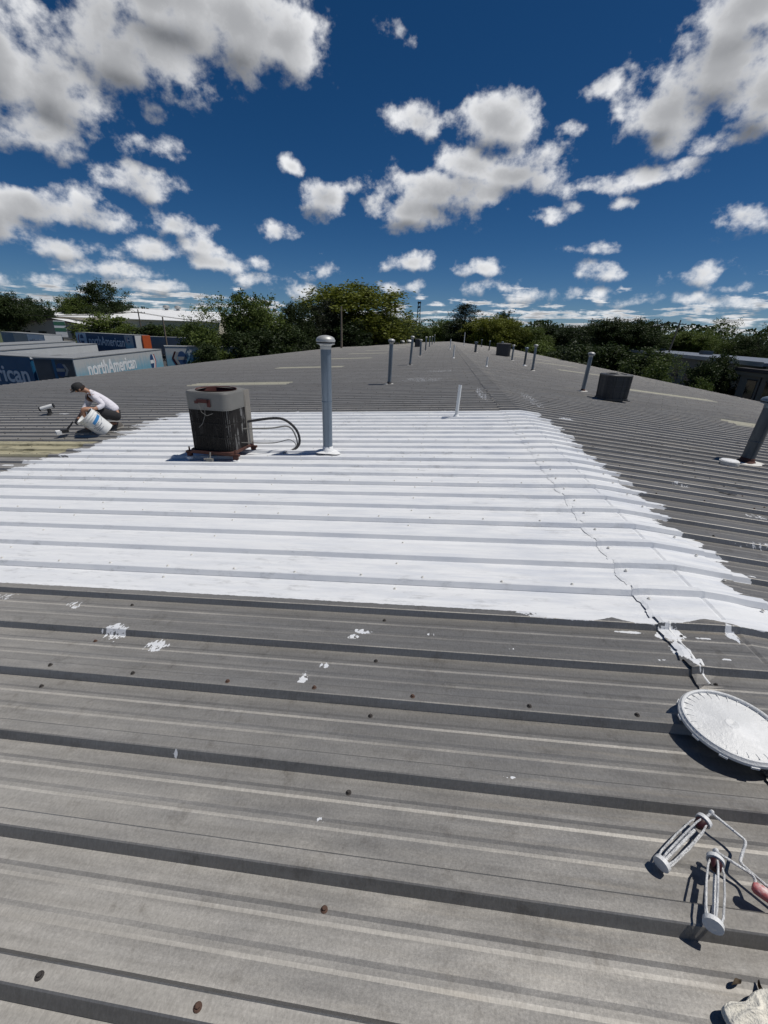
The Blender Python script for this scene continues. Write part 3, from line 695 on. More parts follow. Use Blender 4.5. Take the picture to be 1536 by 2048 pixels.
# ---------------------------------------------------------------- things lying near the camera
M['lid'] = simple('white_pail_plastic', (0.70, 0.71, 0.71), 0.45, 0, 0.10, 14, 0.35, 90, stain=(0.78, 0.79, 0.79), stain_thr=0.56)
M['wire'] = simple('plated_wire_with_paint', (0.55, 0.56, 0.57), 0.45, 0.25, 0.25, 40, stain=(0.77, 0.78, 0.78), stain_thr=0.48, bump=0.8, bscale=160)
M['maroon'] = simple('dark_red_plastic', (0.035, 0.006, 0.008), 0.45, 0, 0.3, 30)
M['red_grip'] = simple('faded_red_grip', (0.52, 0.13, 0.13), 0.5, 0, 0.2, 25, stain=(0.75, 0.62, 0.60), stain_thr=0.62)
M['rag'] = simple('soiled_cream_cloth', (0.78, 0.75, 0.66), 0.9, 0, 0.18, 14, 0.6, 140, stain=(0.30, 0.22, 0.14), stain_thr=0.68)
M['leaf_litter'] = simple('dry_leaf_litter', (0.10, 0.075, 0.05), 0.9, 0, 0.4, 30)

lc = (1.135, 1.250); lz = roof_z(1.10) + 0.034
lid = thing('pail_cover', 'round white plastic pail cover lying on bare roof by the ridge', 'pail cover', (lc[0], lc[1], lz))
lid.rotation_euler = (R(-1), R(-1.4), R(15))
r_ = 0.160
MB().lathe([(.001, .004), (.02, .0075), (.026, .004), (r_ - .028, .004), (r_ - .022, .001), (r_ - .014, .001), (r_ - .0135, .011)], 64, cap0=False, cap1=False).build('disc', M['lid'], lid, True)
MB().lathe([(r_ - .0135, .011), (r_ - .010, .0135), (r_ - .005, .012), (r_ - .002, .005), (r_ + .002, .001), (r_ + .002, -.009), (r_ - .003, -.011), (r_ - .004, -.002), (r_ - .028, -.002), (.001, -.002)], 64, cap0=False).build('rim', M['lid'], lid, True)
rib = MB().box(r_ - .042, r_ - .0135, -.0008, .0008, .002, .0056).mesh('lid_rib', M['lid'])
for q in range(28): obj('rib', rib, lid, None, (0, 0, R(360 / 28 * q)))
tabm = MB().box(r_ + .001, r_ + .006, -.012, .012, -.013, -.006).mesh('lid_tab', M['lid'])
for q in range(12): obj('tear_tab', tabm, lid, None, (0, 0, R(30 * q + 8)))

def cage_frame(label, p_in, p_out, rod, grip=None, roll=0.0):
    """paint roller frame: wire cage between two end caps, bent rod, optional grip (world points)"""
    a, b_ = Vector(p_in), Vector(p_out); base = Vector((a.x, a.y, a.z))
    o = thing('roller_frame', label, 'paint roller', base)
    ax = (b_ - a).normalized(); sx_ = ax.cross(Vector((0, 0, 1))).normalized(); sz_ = sx_.cross(ax)
    L = (b_ - a).length; rr = 0.0185
    mt = Matrix(((sx_.x, sz_.x, ax.x, 0), (sx_.y, sz_.y, ax.y, 0), (sx_.z, sz_.z, ax.z, 0), (0, 0, 0, 1)))
    def P_(x, y, z_): return mt @ Vector((x, y, z_))
    for nm, z0, z1, mat, flare in (('end_cap', -.002, .009, 'lid', 1.10), ('end_cap', L - .008, L + .004, 'lid', 1.14)):
        MB().lathe([(rr * .6, z0), (rr * flare, z0), (rr * flare, z1), (rr * .6, z1)], 18, mat=mt).build(nm, M[mat], o, True)
    MB().lathe([(rr * .9, .013), (rr * .7, .030), (rr * .35, .036)], 14, mat=mt).build('hub', M['maroon'], o, True)
    MB().lathe([(.004, .05), (.004, L - .01)], 8, mat=mt).build('spindle', M['wire'], o, True)
    for q in range(5):
        th = 2 * math.pi * q / 5 + roll; c, s_ = math.cos(th), math.sin(th)
        mb = MB(); mb.tube([P_(rr * .7 * c, rr * .7 * s_, .012), P_(rr * 1.0 * c, rr * 1.0 * s_, .035), P_(rr * 1.12 * c, rr * 1.12 * s_, L * .5), P_(rr * 1.0 * c, rr * 1.0 * s_, L - .03), P_(rr * .75 * c, rr * .75 * s_, L - .008)], .0026, 7)
        mb.build('cage_wire', M['wire'], o, True)
    mb = MB(); pts = [Vector(p) - base for p in rod]
    sm = [pts[0]]
    for i in range(1, len(pts) - 1):
        d0 = (pts[i - 1] - pts[i]).normalized(); d1 = (pts[i + 1] - pts[i]).normalized(); rr_ = .010
        for q in range(5):
            tt = q / 4; sm.append(pts[i] + d0 * rr_ * (1 - tt) ** 2 + d1 * rr_ * tt ** 2)
    sm.append(pts[-1]); mb.tube(sm, .0038, 9); mb.build('rod', M['wire'], o, True)
    for i in (1, len(pts) - 1):
        MB().lathe([(.001, -.010), (.006, -.006), (.0075, 0), (.005, .008), (.001, .011)], 8, tuple(pts[i])).build('paint_blob', M['lid'], o, True)
    if grip:
        g0, g1 = Vector(grip[0]) - base, Vector(grip[1]) - base
        gmb = MB(); d = g1 - g0
        gmb.tube([g0 + d * q for q in (0, .04, .12, .4, .7, .95, 1)], [.009, .014, .015, .0165, .015, .016, .011], 14); gmb.build('grip', M['red_grip'], o, True)
    return o
def rt(x, y, h): return (x, y, roof_z(x) + h)
cage_frame('white-coated wire roller frame without grip in view, nearer the round pail cover', rt(.872, .905, .016), rt(.707, .782, -.002),
           [rt(.880, .911, .024), rt(.897, .922, .026), rt(.952, .855, .022), rt(.905, .800, .016), rt(.985, .705, .006)])
cage_frame('wire roller frame with red grip leaning up beside the cream rag', rt(.842, .797, .022), rt(.746, .638, .042),
           [rt(.842, .802, .028), rt(.851, .815, .026), rt(.920, .770, .020), rt(.912, .735, .014), rt(.990, .665, .012)], (rt(.898, .742, .026), rt(1.02, .655, .022)), .4)

# crumpled rag at the bottom right corner
mb = MB(); n = 70; vs = []; fs = []
for i in range(n + 1):
    for j in range(n + 1):
        u_, v_ = i / n * 2 - 1, j / n * 2 - 1
        rad_ = max(abs(u_), abs(v_)); ud, vd = u_ * math.sqrt(1 - v_ * v_ / 2), v_ * math.sqrt(1 - u_ * u_ / 2); an_ = math.atan2(vd, ud)
        wob = 1 + .30 * rad_ * mnoise.noise(Vector((math.cos(an_) * 1.7, math.sin(an_) * 1.7, 3.3))); x = .812 + .125 * ud * wob; y = .462 + .088 * vd * wob
        fold = 1 - abs(mnoise.noise(Vector((u_ * 2.1 + v_ * .9 + .4, v_ * 1.2 - u_ * .5, .5)))) * 2.2
        fold2 = 1 - abs(mnoise.noise(Vector((u_ * 1.1 - v_ * 2.6, v_ * 2.2 + u_ * 1.7, 4.5)))) * 2.4
        hh = .006 + .034 * max(0, 1 - max(abs(u_), abs(v_)) ** 3) * (.35 + .55 * max(0, fold) ** 2 + .4 * max(0, fold2) ** 2)
        vs.append((x, y, roof_z(x) + hh - .012 * (rad_ > .98)))
for i in range(n):
    for j in range(n): fs.append((i * (n + 1) + j, (i + 1) * (n + 1) + j, (i + 1) * (n + 1) + j + 1, i * (n + 1) + j + 1))
tag(mb.add(vs, fs).build('rag', M['rag'], None, 'all'), 'crumpled cream rag at the bottom right corner of the picture', 'rag')
for i, (x, y, a, lab) in enumerate(((.775, .565, 25, 'curled dry brown leaf on the roof just above the cream rag'), (.820, .560, 70, 'dry brown leaf scrap beside the cream rag, nearest the right edge'))):
    mb = MB(); vs = []; fs = []
    for q in range(7):
        tt = q / 6; wv = .008 * math.sin(math.pi * min(1, tt * 1.05)) + .0008
        for s_ in (-1, 0, 1): vs.append((tt * .034 - .017, s_ * wv * .6, .008 + .008 * abs(s_) + .006 * math.sin(tt * 5 + i)))
    for q in range(6):
        for s_ in (0, 1): fs.append((q * 3 + s_, q * 3 + s_ + 1, q * 3 + s_ + 4, q * 3 + s_ + 3))
    o = obj('dry_leaf', mb.add(vs, fs).mesh('dry_leaf', M['leaf_litter'], True), None, (x, y, roof_z(x) - RH + .002), (0, 0, R(a))); tag(o, lab, 'leaf')

# paint-covered round cover and dark scraps on the right slope
zz = roof_z(3.97) - RH
o = thing('round_cover', 'white-topped round cover lying at the foot of the dark right-hand vent', 'cover', (3.99, 6.14, zz + .004))
MB().lathe([(.115, 0), (.12, .02), (.115, .055)], 24).build('rim', M['coat_dirty'], o, True)
MB().lathe([(.113, .050), (.10, .066), (.05, .075), (.002, .078)], 24, cap0=False).build('top', M['coat'], o, True)
SCR = [(3.05, 4.55, 'dark curled scrap on the right slope nearest the white coating'), (3.50, 4.72, 'long dark scrap on the right slope near the dark vent'), (3.42, 4.92, 'small dark scrap beside the long one on the right slope'),
       (3.75, 6.75, 'thin dark scrap just left of the dark right-hand vent'), (4.05, 18.9, 'dark flat scrap on the roof beyond the charcoal condenser')]
for i, (x, y, lab) in enumerate(SCR):
    mb = MB(); vs = []; fs = []; L2 = .16 + .04 * (i % 2)
    for q in range(9):
        tt = q / 8; yv = .022 * mnoise.noise(Vector((tt * 3, i * 4.1, 0))); wv = .018 * (0.5 + .5 * math.sin(tt * 3.1 + .02)) + .003
        for s_ in (-1, 1): vs.append(((tt - .5) * L2, yv + s_ * wv, .004 + .012 * abs(mnoise.noise(Vector((tt * 4, i + s_ * .3, 5))))))
    for q in range(8): fs.append((q * 2, q * 2 + 1, q * 2 + 3, q * 2 + 2))
    tag(obj('roof_scrap', mb.add(vs, fs).mesh('roof_scrap', M['black'], True), None, (x, y, roof_z(x) - RH + .003), (0, 0, R(-12 + 15 * i))), lab, 'scrap', 'dark scraps on the right slope')

# ---------------------------------------------------------------- crouching worker, pail and brush
M['skin'] = simple('sun_tanned_skin', (0.36, 0.19, 0.12), 0.55, 0, 0.12, 20)
M['shirt'] = simple('white_shirt', (0.70, 0.68, 0.73), 0.85, 0, 0.08, 10, 1.0, 16, stain=(0.50, 0.49, 0.52), stain_thr=0.64)
M['shorts'] = simple('charcoal_work_shorts', (0.016, 0.016, 0.018), 0.9, 0, 0.3, 12, 0.4, 30)
M['cap'] = simple('black_cap_cloth', (0.016, 0.016, 0.018), 0.85, 0, 0.2, 20)
M['hair'] = simple('dark_brown_hair', (0.03, 0.017, 0.010), 0.7, 0, 0.4, 60)
M['glove'] = simple('black_work_glove', (0.018, 0.018, 0.020), 0.7, 0, 0.3, 40)
M['shoe'] = simple('grey_work_shoe', (0.13, 0.12, 0.11), 0.75, 0, 0.4, 18)
M['sole'] = simple('pale_shoe_sole', (0.40, 0.38, 0.34), 0.8)
M['pail'] = simple('white_pail', (0.70, 0.71, 0.70), 0.4, 0, 0.06, 6, stain=(0.55, 0.55, 0.53), stain_thr=0.64)
M['blue_print'] = simple('blue_label_print', (0.035, 0.20, 0.46), 0.45, 0, 0.1, 10)
M['grey_print'] = simple('grey_label_print', (0.30, 0.33, 0.37), 0.5)
def skin_mesh(name, pts, edges, mat, parent, root=0, sub=2):
    """one continuous surface grown round joints; pts = (x, y, z, radius[, radius2])"""
    me = bpy.data.meshes.new(name); me.from_pydata([p[:3] for p in pts], edges, []); me.materials.append(mat)
    o = obj(name, me, parent)
    md = o.modifiers.new('skin', 'SKIN'); md.use_smooth_shade = True; md.branch_smoothing = 0.6
    for i, p in enumerate(pts):
        sv_ = me.skin_vertices[0].data[i]; sv_.radius = (p[3], p[4] if len(p) > 4 else p[3]); sv_.use_root = (i == root)
    ms = o.modifiers.new('sub', 'SUBSURF'); ms.levels = sub; ms.render_levels = sub
    return o
def chain(n0, n): return [(i, i + 1) for i in range(n0, n0 + n - 1)]
PX, PY = -5.74, 6.50
per = thing('person', 'crouching person in white shirt, dark shorts and black cap working over a white pail', 'person', (PX, PY, roof_z(PX)), math.atan2(-0.64, -0.77)); per.scale = (.84, .84, .82)
# local axes: +x the way he faces, +y his left (towards the camera), +z up
body = [(-.34, 0, .30, .125), (-.27, 0, .44, .120), (-.14, 0, .60, .125), (.0, 0, .73, .120), (.07, 0, .80, .060), (.13, 0, .84, .055),   # 0-5 pelvis..neck
        (.20, 0, .865, .078, .072), (.265, 0, .86, .080, .066), (.305, 0, .815, .050, .045),                                                # 6-8 head, jaw
        (-.31, .13, .30, .10), (-.05, .19, .42, .085), (.22, .20, .50, .062), (.235, .19, .27, .050), (.22, .18, .08, .036), (.30, .18, .045, .034),   # 9-14 left leg
        (-.31, -.13, .30, .10), (-.05, -.16, .29, .080), (.15, -.17, .17, .062), (-.10, -.16, .11, .048), (-.30, -.16, .10, .036), (-.32, -.16, .05, .036),   # 15-20 right leg, knee low
        (.0, .17, .74, .058), (-.13, .25, .56, .045), (.01, .31, .51, .034), (.065, .335, .50, .034),                                        # 21-24 left arm
        (.03, -.17, .72, .058), (.16, -.21, .50, .045), (.32, -.10, .30, .034), (.37, -.06, .25, .032)]                                      # 25-28 right arm
edges = chain(0, 9) + [(0, 9)] + chain(9, 6) + [(0, 15)] + chain(15, 6) + [(3, 21)] + chain(21, 4) + [(3, 25)] + chain(25, 4)
skin_mesh('body', body, edges, M['skin'], per)
nose = MB(); nose.lathe([(.001, .03), (.012, .012), (.017, -.008), (.006, -.016)], 8, (.345, 0, .842), mat=Matrix.Rotation(R(30), 4, 'Y')); nose.build('nose', M['skin'], per, True)
for s_ in (-1, 1):
    MB().lathe([(.002, -.009), (.010, -.004), (.011, .004), (.002, .009)], 8, (.325, s_ * .032, .868)).build('eye', M['cap'], per, True)
    ear = MB(); ear.lathe([(.004, -.03), (.017, -.016), (.022, .006), (.014, .026), (.003, .032)], 8, (.205, s_ * .084, .855)); ear.build('ear', M['skin'], per, True)
MB().box(.338, .346, -.022, .022, .796, .802).build('mouth', M['maroon'], per)
# clothing: grown over the same joints, a little fatter
g_ = 1.16
sh_pts = [(-.31, 0, .36, .150, .128), (-.26, 0, .46, .150, .132), (-.14, 0, .61, .152, .138), (-.01, 0, .725, .140, .125), (.06, 0, .79, .078), (.085, 0, .815, .064),
          (.0, .165, .735, .080), (-.07, .205, .64, .070), (-.135, .25, .56, .060), (-.06, .285, .53, .052), (-.005, .305, .512, .046),
          (.03, -.165, .72, .080), (.10, -.195, .61, .068), (.16, -.21, .50, .058), (.24, -.16, .40, .050), (.29, -.12, .34, .046)]
skin_mesh('shirt', sh_pts, chain(0, 6) + [(3, 6)] + chain(6, 5) + [(3, 11)] + chain(11, 5), M['shirt'], per)
so_pts = [(-.36, 0, .30, .148), (-.32, 0, .38, .140), (-.32, .12, .29, .122), (-.18, .165, .355, .112), (-.03, .19, .425, .098), (.10, .195, .462, .090), (-.32, -.12, .29, .122), (-.18, -.15, .30, .108), (-.03, -.16, .28, .096), (.08, -.165, .215, .086)]
skin_mesh('shorts', so_pts, [(0, 1), (0, 2)] + chain(2, 4) + [(0, 6)] + chain(6, 4), M['shorts'], per)
# cap, hair
ct = Matrix.Translation((.225, 0, .885)) @ Matrix.Rotation(R(22), 4, 'Y')
cp = MB(); cp.lathe([(.104, -.02), (.106, .015), (.098, .055), (.072, .085), (.03, .098), (.001, .10)], 20, mat=ct)
cp.build('cap_crown', M['cap'], per, True)
br = MB(); vs = []; fs = []
for i in range(9):
    a = R(-62 + 124 * i / 8)
    for r1, dz in ((.095, -.012), (.165 * (1 if abs(i - 4) < 3 else .92), -.034)):
        for th in (0, .006): vs.append(ct @ Vector((r1 * math.cos(a), r1 * math.sin(a) * .88, dz + th)))
for i in range(8):
    o_ = i * 4; fs += [(o_, o_ + 2, o_ + 6, o_ + 4), (o_ + 1, o_ + 5, o_ + 7, o_ + 3), (o_ + 2, o_ + 3, o_ + 7, o_ + 6)]
br.add(vs, fs).build('cap_peak', M['cap'], per)
hr = MB(); hr.lathe([(.030, -.075), (.078, -.055), (.100, -.02), (.100, .01)], 16, (-.018, 0, 0), mat=ct); hr.v = [tuple(v) for v in hr.v]; hr.build('hair', M['hair'], per, True)
# gloved left hand over the pail rim, right hand round the brush
def hand(name, base, dirv, side, curl, mat, sc=1.0):
    """palm and five fingers as one skinned piece"""
    d = Vector(dirv).normalized(); s_ = Vector(side).normalized(); n_ = d.cross(s_)
    B = Vector(base)
    pts = [(*B, .028 * sc, .020 * sc), (*(B + d * .045 * sc), .034 * sc, .019 * sc), (*(B + d * .085 * sc), .034 * sc, .016 * sc)]; ed = [(0, 1), (1, 2)]
    for f, ln in enumerate((.066, .074, .070, .054)):
        off_ = (f - 1.5) * .021 * sc; p0 = B + d * .085 * sc + s_ * off_; i0 = len(pts)
        a1 = curl * .6; a2 = curl * 1.5
        p1 = p0 + (d * math.cos(a1) + n_ * math.sin(a1)) * ln * .5 * sc; p2 = p1 + (d * math.cos(a2) + n_ * math.sin(a2)) * ln * .5 * sc
        pts += [(*p0, .0105 * sc), (*p1, .0095 * sc), (*p2, .0080 * sc)]; ed += [(2, i0), (i0, i0 + 1), (i0 + 1, i0 + 2)]
    i0 = len(pts); p0 = B + d * .03 * sc + s_ * .034 * sc; p1 = p0 + (s_ * .6 + d * .5 + n_ * .35) * .04 * sc; p2 = p1 + (d * .7 + n_ * .6) * .032 * sc
    pts += [(*p0, .013 * sc), (*p1, .011 * sc), (*p2, .009 * sc)]; ed += [(1, i0), (i0, i0 + 1), (i0 + 1, i0 + 2)]
    return skin_mesh(name, pts, ed, mat, per, sub=2)
hand('glove', (.045, .335, .505), (.75, -.05, -.35), (0, -1, .1), 1.0, M['glove'], 1.15)
hand('glove', (.35, -.08, .275), (.55, .25, -.7), (.3, -.9, 0), 1.1, M['glove'], 1.1)
for fx, fy, yaw, nm in ((.24, .18, 0, 'shoe'), (-.33, -.16, 8, 'shoe')):
    mt = Matrix.Translation((fx, fy, 0)) @ Matrix.Rotation(R(yaw), 4, 'Z') @ Matrix.Rotation(R(0 if fx > 0 else 14), 4, 'Y')
    def ring(cx, w_, h_): return [(cx, -w_, .028), (cx, w_, .028), (cx, w_ * .95, .028 + h_ * .6), (cx, w_ * .5, .028 + h_), (cx, -w_ * .5, .028 + h_), (cx, -w_ * .95, .028 + h_ * .6)]
    secs = [ring(-.07, .032, .07), ring(-.04, .042, .10), ring(.02, .042, .085), ring(.09, .048, .055), ring(.15, .048, .042), ring(.195, .034, .03)]
    smb = MB(); vs = [mt @ Vector(p) for r3 in secs for p in r3]; fs = []
    for i in range(5):
        for j in range(6): fs.append((i * 6 + j, i * 6 + (j + 1) % 6, (i + 1) * 6 + (j + 1) % 6, (i + 1) * 6 + j))
    fs += [tuple(range(5, -1, -1)), tuple(30 + j for j in range(6))]
    so_ = smb.add(vs, fs).build('shoe', M['shoe'], per, True)
    sl = MB(); sl.prism([(-.078, -.036), (.0, -.046), (.10, -.053), (.17, -.048), (.203, -.02), (.203, .02), (.17, .048), (.10, .053), (0, .046), (-.078, .036)], .002, .029, mt); sl.build('sole', M['sole'], so_)

ptop = per.matrix_basis
def wl(x, y, z_): return per.matrix_basis @ Vector((x, y, z_))
# pail: tilted, its bottom edge on the roof
per_rot = per.rotation_euler[2]
pbase = Matrix.Translation(Vector((PX, PY, roof_z(PX)))) @ Matrix.Rotation(per_rot, 4, 'Z')
pl = thing('pail', 'tilted white plastic paint pail with blue label held by the crouching person', 'pail', (0, 0, 0))
pl.matrix_world = pbase @ Matrix.Translation((-.075, .31, .055)) @ Matrix.Rotation(R(42), 4, 'Y') @ Matrix.Rotation(R(-4), 4, 'X')
MB().lathe([(.130, 0), (.134, .004), (.139, .12), (.146, .285), (.154, .287), (.154, .300), (.147, .302), (.148, .322), (.157, .324), (.157, .338), (.149, .340), (.150, .362), (.156, .364), (.156, .374), (.144, .374), (.138, .12), (.132, .008)], 36, cap1=False).build('bucket', M['pail'], pl, True)
MB().lathe([(.143, .30), (.002, .302)], 24, cap0=False, cap1=False).build('paint', M['coat'], pl, True)
def band(z0, z1, a0, a1, mat, nm, skew=0.0):
    mb = MB(); vs = []; fs = []; n = 14
    for i in range(n + 1):
        a = R(a0 + (a1 - a0) * i / n); sk = skew * (i / n - .5)
        for z_ in (z0, z1):
            rr = .1315 + (.146 - .1315) * (z_ + sk) / .285 + .0032; vs.append((rr * math.cos(a), rr * math.sin(a), z_ + sk))
    for i in range(n): fs.append((i * 2, i * 2 + 2, i * 2 + 3, i * 2 + 1))
    mb.add(vs, fs).build(nm, mat, pl, True)
band(.215, .262, 85, 160, M['blue_print'], 'label_band', .03)
for z0, a0, a1 in ((.185, 70, 118), (.165, 60, 105), (.145, 66, 125), (.120, 60, 95), (.095, 64, 112)): band(z0, z0 + .010, a0, a1, M['grey_print'], 'label_print')
hd = MB(); hd.tube([(.160 * math.cos(R(a)), .160 * math.sin(R(a)), .315 - .17 * math.sin(R(a - 20)) * .9) for a in range(20, 201, 12)], .0028, 6); hd.build('bail_handle', M['wire'], pl, True)
# brush and small paint tray on the roof in front of him
bx_ = thing('paint_brush', 'dark wide brush with white paint held low by the crouching person', 'brush', (0, 0, 0)); bx_.matrix_world = pbase @ Matrix.Translation((.47, .02, .025)) @ Matrix.Rotation(R(10), 4, 'Z')
mb = MB(); mb.tube([(-.10, 0, .16), (-.06, 0, .11), (.0, 0, .05)], [.011, .013, .016], 8); mb.build('handle', M['black'], bx_, True)
mb = MB(); mb.box(-.01, .10, -.05, .05, .0, .045); mb.build('head', M['black'], bx_)
mb = MB(); mb.prism([(.09, -.055), (.16, -.05), (.17, .0), (.16, .05), (.09, .055)], -.02, .035); mb.build('bristles', M['coat'], bx_)
# ---------------------------------------------------------------- trailers parked beyond the left eave
M['tr_blue'] = simple('dark_blue_trailer_side', (0.012, 0.095, 0.200), 0.45, 0, 0.18, 1.5)
M['tr_navy'] = simple('navy_trailer_side', (0.010, 0.050, 0.125), 0.45, 0, 0.15, 1.2)
M['tr_white'] = simple('weathered_white_trailer_side', (0.58, 0.60, 0.60), 0.55, 0, 0.12, 1.2)
M['tr_roof'] = simple('dull_aluminium_trailer_roof', (0.30, 0.31, 0.31), 0.55, 0.3, 0.25, 0.8)
M['tr_grey'] = simple('dark_grey_trailer_end', (0.075, 0.085, 0.095), 0.6, 0, 0.3, 2.5)
M['tr_orange'] = simple('orange_trailer_end', (0.45, 0.085, 0.02), 0.6, 0, 0.2, 2)
M['print_white'] = simple('white_vinyl_print', (0.72, 0.74, 0.75), 0.5, 0, 0.08, 3)
M['print_blue'] = simple('blue_vinyl_print', (0.02, 0.06, 0.16), 0.5, 0, 0.1, 3)
M['print_red'] = simple('red_vinyl_print', (0.40, 0.03, 0.03), 0.5, 0, 0.1, 3)
M['tyre'] = simple('tyre_rubber', (0.018, 0.018, 0.018), 0.85)
# faded side: grey-white above, light blue below, streaked
fm_, k, b = material('faded_white_and_light_blue_side')
oc = k.n('ShaderNodeTexCoord').outputs['Object']; ox, oy, oz = k.xyz(oc)
nz = k.noise(k.v('MULTIPLY', oc, (1.6, 1, .35)), 2.2, 6, 0.62)
fz = k.mr(k.m('MULTIPLY_ADD', k.m('SUBTRACT', nz, .5), 1.8, oz), 2.7, 3.7)
cc = k.mix(fz, (0.16, 0.36, 0.47), (0.44, 0.46, 0.46))
cc = k.mix(k.mr(k.noise(k.v('MULTIPLY', oc, (4, 1, .5)), 2.5, 6, .7), .55, .75, 0, .55), cc, (0.22, 0.24, 0.25))
k.put(b.inputs['Base Color'], cc); b.inputs['Roughness'].default_value = .6
M['tr_faded'] = fm_
def text_part(name, body, size, parent, mat, mtx, align='LEFT', squeeze=1.0, thick=0.03):
    cu = bpy.data.curves.new(name, 'FONT'); cu.body = body; cu.size = size; cu.align_x = align; cu.offset = thick * size * .5; cu.extrude = 0.006
    tmp = bpy.data.objects.new('tmp_text', cu); COL.objects.link(tmp)
    dg = bpy.context.evaluated_depsgraph_get(); me = bpy.data.meshes.new_from_object(tmp.evaluated_get(dg))
    bpy.data.objects.remove(tmp, do_unlink=True); bpy.data.curves.remove(cu)
    me.materials.clear(); me.materials.append(mat)
    me.transform(mtx @ Matrix.Diagonal((squeeze, 1, 1, 1)))
    return obj(name, me, parent)
def logo(parent, mtx, r, arrow_right=True, disc='print_blue', chev='print_red', arrow='print_white'):
    """round mark: blue disc cut by a white bar that ends in an arrow head outlined in red"""
    f = 1 if arrow_right else -1
    def half(sg):
        pts = []
        for i in range(13):
            a = R(14 + 152 * i / 12); pts.append((r * .62 * math.cos(a), sg * r * math.sin(a)))
        return pts if sg > 0 else pts[::-1]
    L_ = MB().prism(half(1), 0, .008, mtx); L_.prism(half(-1), 0, .008, mtx); lo = L_.build('emblem', M[disc], parent)
    bar = [(-f * .62 * r, -.22 * r), (f * .55 * r, -.22 * r), (f * .55 * r, .22 * r), (-f * .62 * r, .22 * r)]
    bar = bar if f > 0 else bar[::-1]
    hd_ = [(f * .35 * r, .85 * r), (f * .70 * r, .85 * r), (f * 1.12 * r, 0), (f * .70 * r, -.85 * r), (f * .35 * r, -.85 * r), (f * .75 * r, 0)]
    rd_ = [(f * .72 * r, .95 * r), (f * .98 * r, .95 * r), (f * 1.42 * r, 0), (f * .98 * r, -.95 * r), (f * .72 * r, -.95 * r), (f * 1.16 * r, 0)]
    w_ = MB().prism(bar, .010, .016, mtx); w_.prism(hd_ if f < 0 else hd_[::-1], .017, .022, mtx); w_.build('emblem_arrow', M[arrow], lo)
    MB().prism(rd_ if f < 0 else rd_[::-1], .010, .018, mtx).build('emblem_chevron', M[chev], lo)
def trailer(label, corner, direc, length, top, width, side_mat, end_mat, side_sign=1, height=None, roof_mat='tr_roof', seams=12):
    """box trailer: local x runs along its seen side from the given corner, local -y is the seen side, box extends to +y"""
    d = Vector(direc).normalized(); ang = math.atan2(d.y, d.x)
    o = thing('box_trailer', label, 'trailer', (corner[0], corner[1], 0), ang, 'box trailers parked beyond the left eave')
    zt = CZ + top; zb = 1.15
    bd = MB(); bd.box(0, length, 0, width, zb, zt - .06); bd.build('box', M[side_mat], o)
    MB().box(-.03, length + .03, -.03, width + .03, zt - .058, zt).build('roof', M[roof_mat], o)
    MB().box(-.02, .0 - .002, .05, width - .05, zb + .05, zt - .10).build('end_door', M[end_mat], o)
    MB().box(length + .002, length + .02, .05, width - .05, zb + .05, zt - .10).build('end_door', M[end_mat], o)
    MB().box(0, length, -.02, -.002, zb - .12, zb + .06).build('bottom_rail', M['tr_grey'], o)
    sm = MB().box(-.012, .012, -.006, .0, zb + .07, zt - .07).mesh('panel_seam', M[side_mat])
    for i in range(1, seams): obj('panel_seam', sm, o, (length * i / seams, 0, 0))
    for xw in (length * .82, length * .91):
        for yw in (.18, width - .18):
            wh = MB(); mt = Matrix.Translation((xw, yw, .5)) @ Matrix.Rotation(R(90), 4, 'X')
            wh.lathe([(.30, -.13), (.48, -.13), (.50, -.10), (.50, .10), (.48, .13), (.30, .13)], 20, mat=mt); wo = wh.build('wheel', M['tyre'], o, True)
            MB().lathe([(.29, -.10), (.29, .10)], 14, mat=mt).build('rim', M['tr_roof'], wo)
    MB().box(length * .76, length * .97, .5, width - .5, .45, zb - .02).build('bogie', M['tyre'], o)
    for yw in (.4, width - .4):
        MB().box(length * .16, length * .16 + .12, yw - .06, yw + .06, 0, zb).build('landing_leg', M['tr_grey'], o)
    return o, zt, zb
def side_mtx(x, z_): return Matrix.Translation((x, -.008, z_)) @ Matrix.Rotation(R(90), 4, 'X')
def end_mtx(y, z_): return Matrix.Translation((-.022, y, z_)) @ Matrix.Rotation(R(-90), 4, 'Z') @ Matrix.Rotation(R(90), 4, 'X')
# A: weathered white and light blue trailer, seen side runs away from the camera
A, zt, zb = trailer('weathered grey and light blue box trailer with large white northAmerican lettering'.replace('northAmerican ', ''), (-23.83, 25.96), (-3.77, 14.93), 15.4, -2.15, 2.4, 'tr_faded', 'tr_grey')
text_part('lettering', 'northAmerican', 1.35, A, M['print_white'], side_mtx(1.5, zt - 1.28), squeeze=.93, thick=.05)
logo(A, side_mtx(12.7, zt - 1.0), .66)
logo(A, end_mtx(.85, zt - .75), .42, True, 'print_blue', 'tr_grey', 'tr_roof')
MB().box(-.03, -.022, 1.12, 1.30, zb + .05, zt - .1).build('door_post', M['tr_blue'], A)
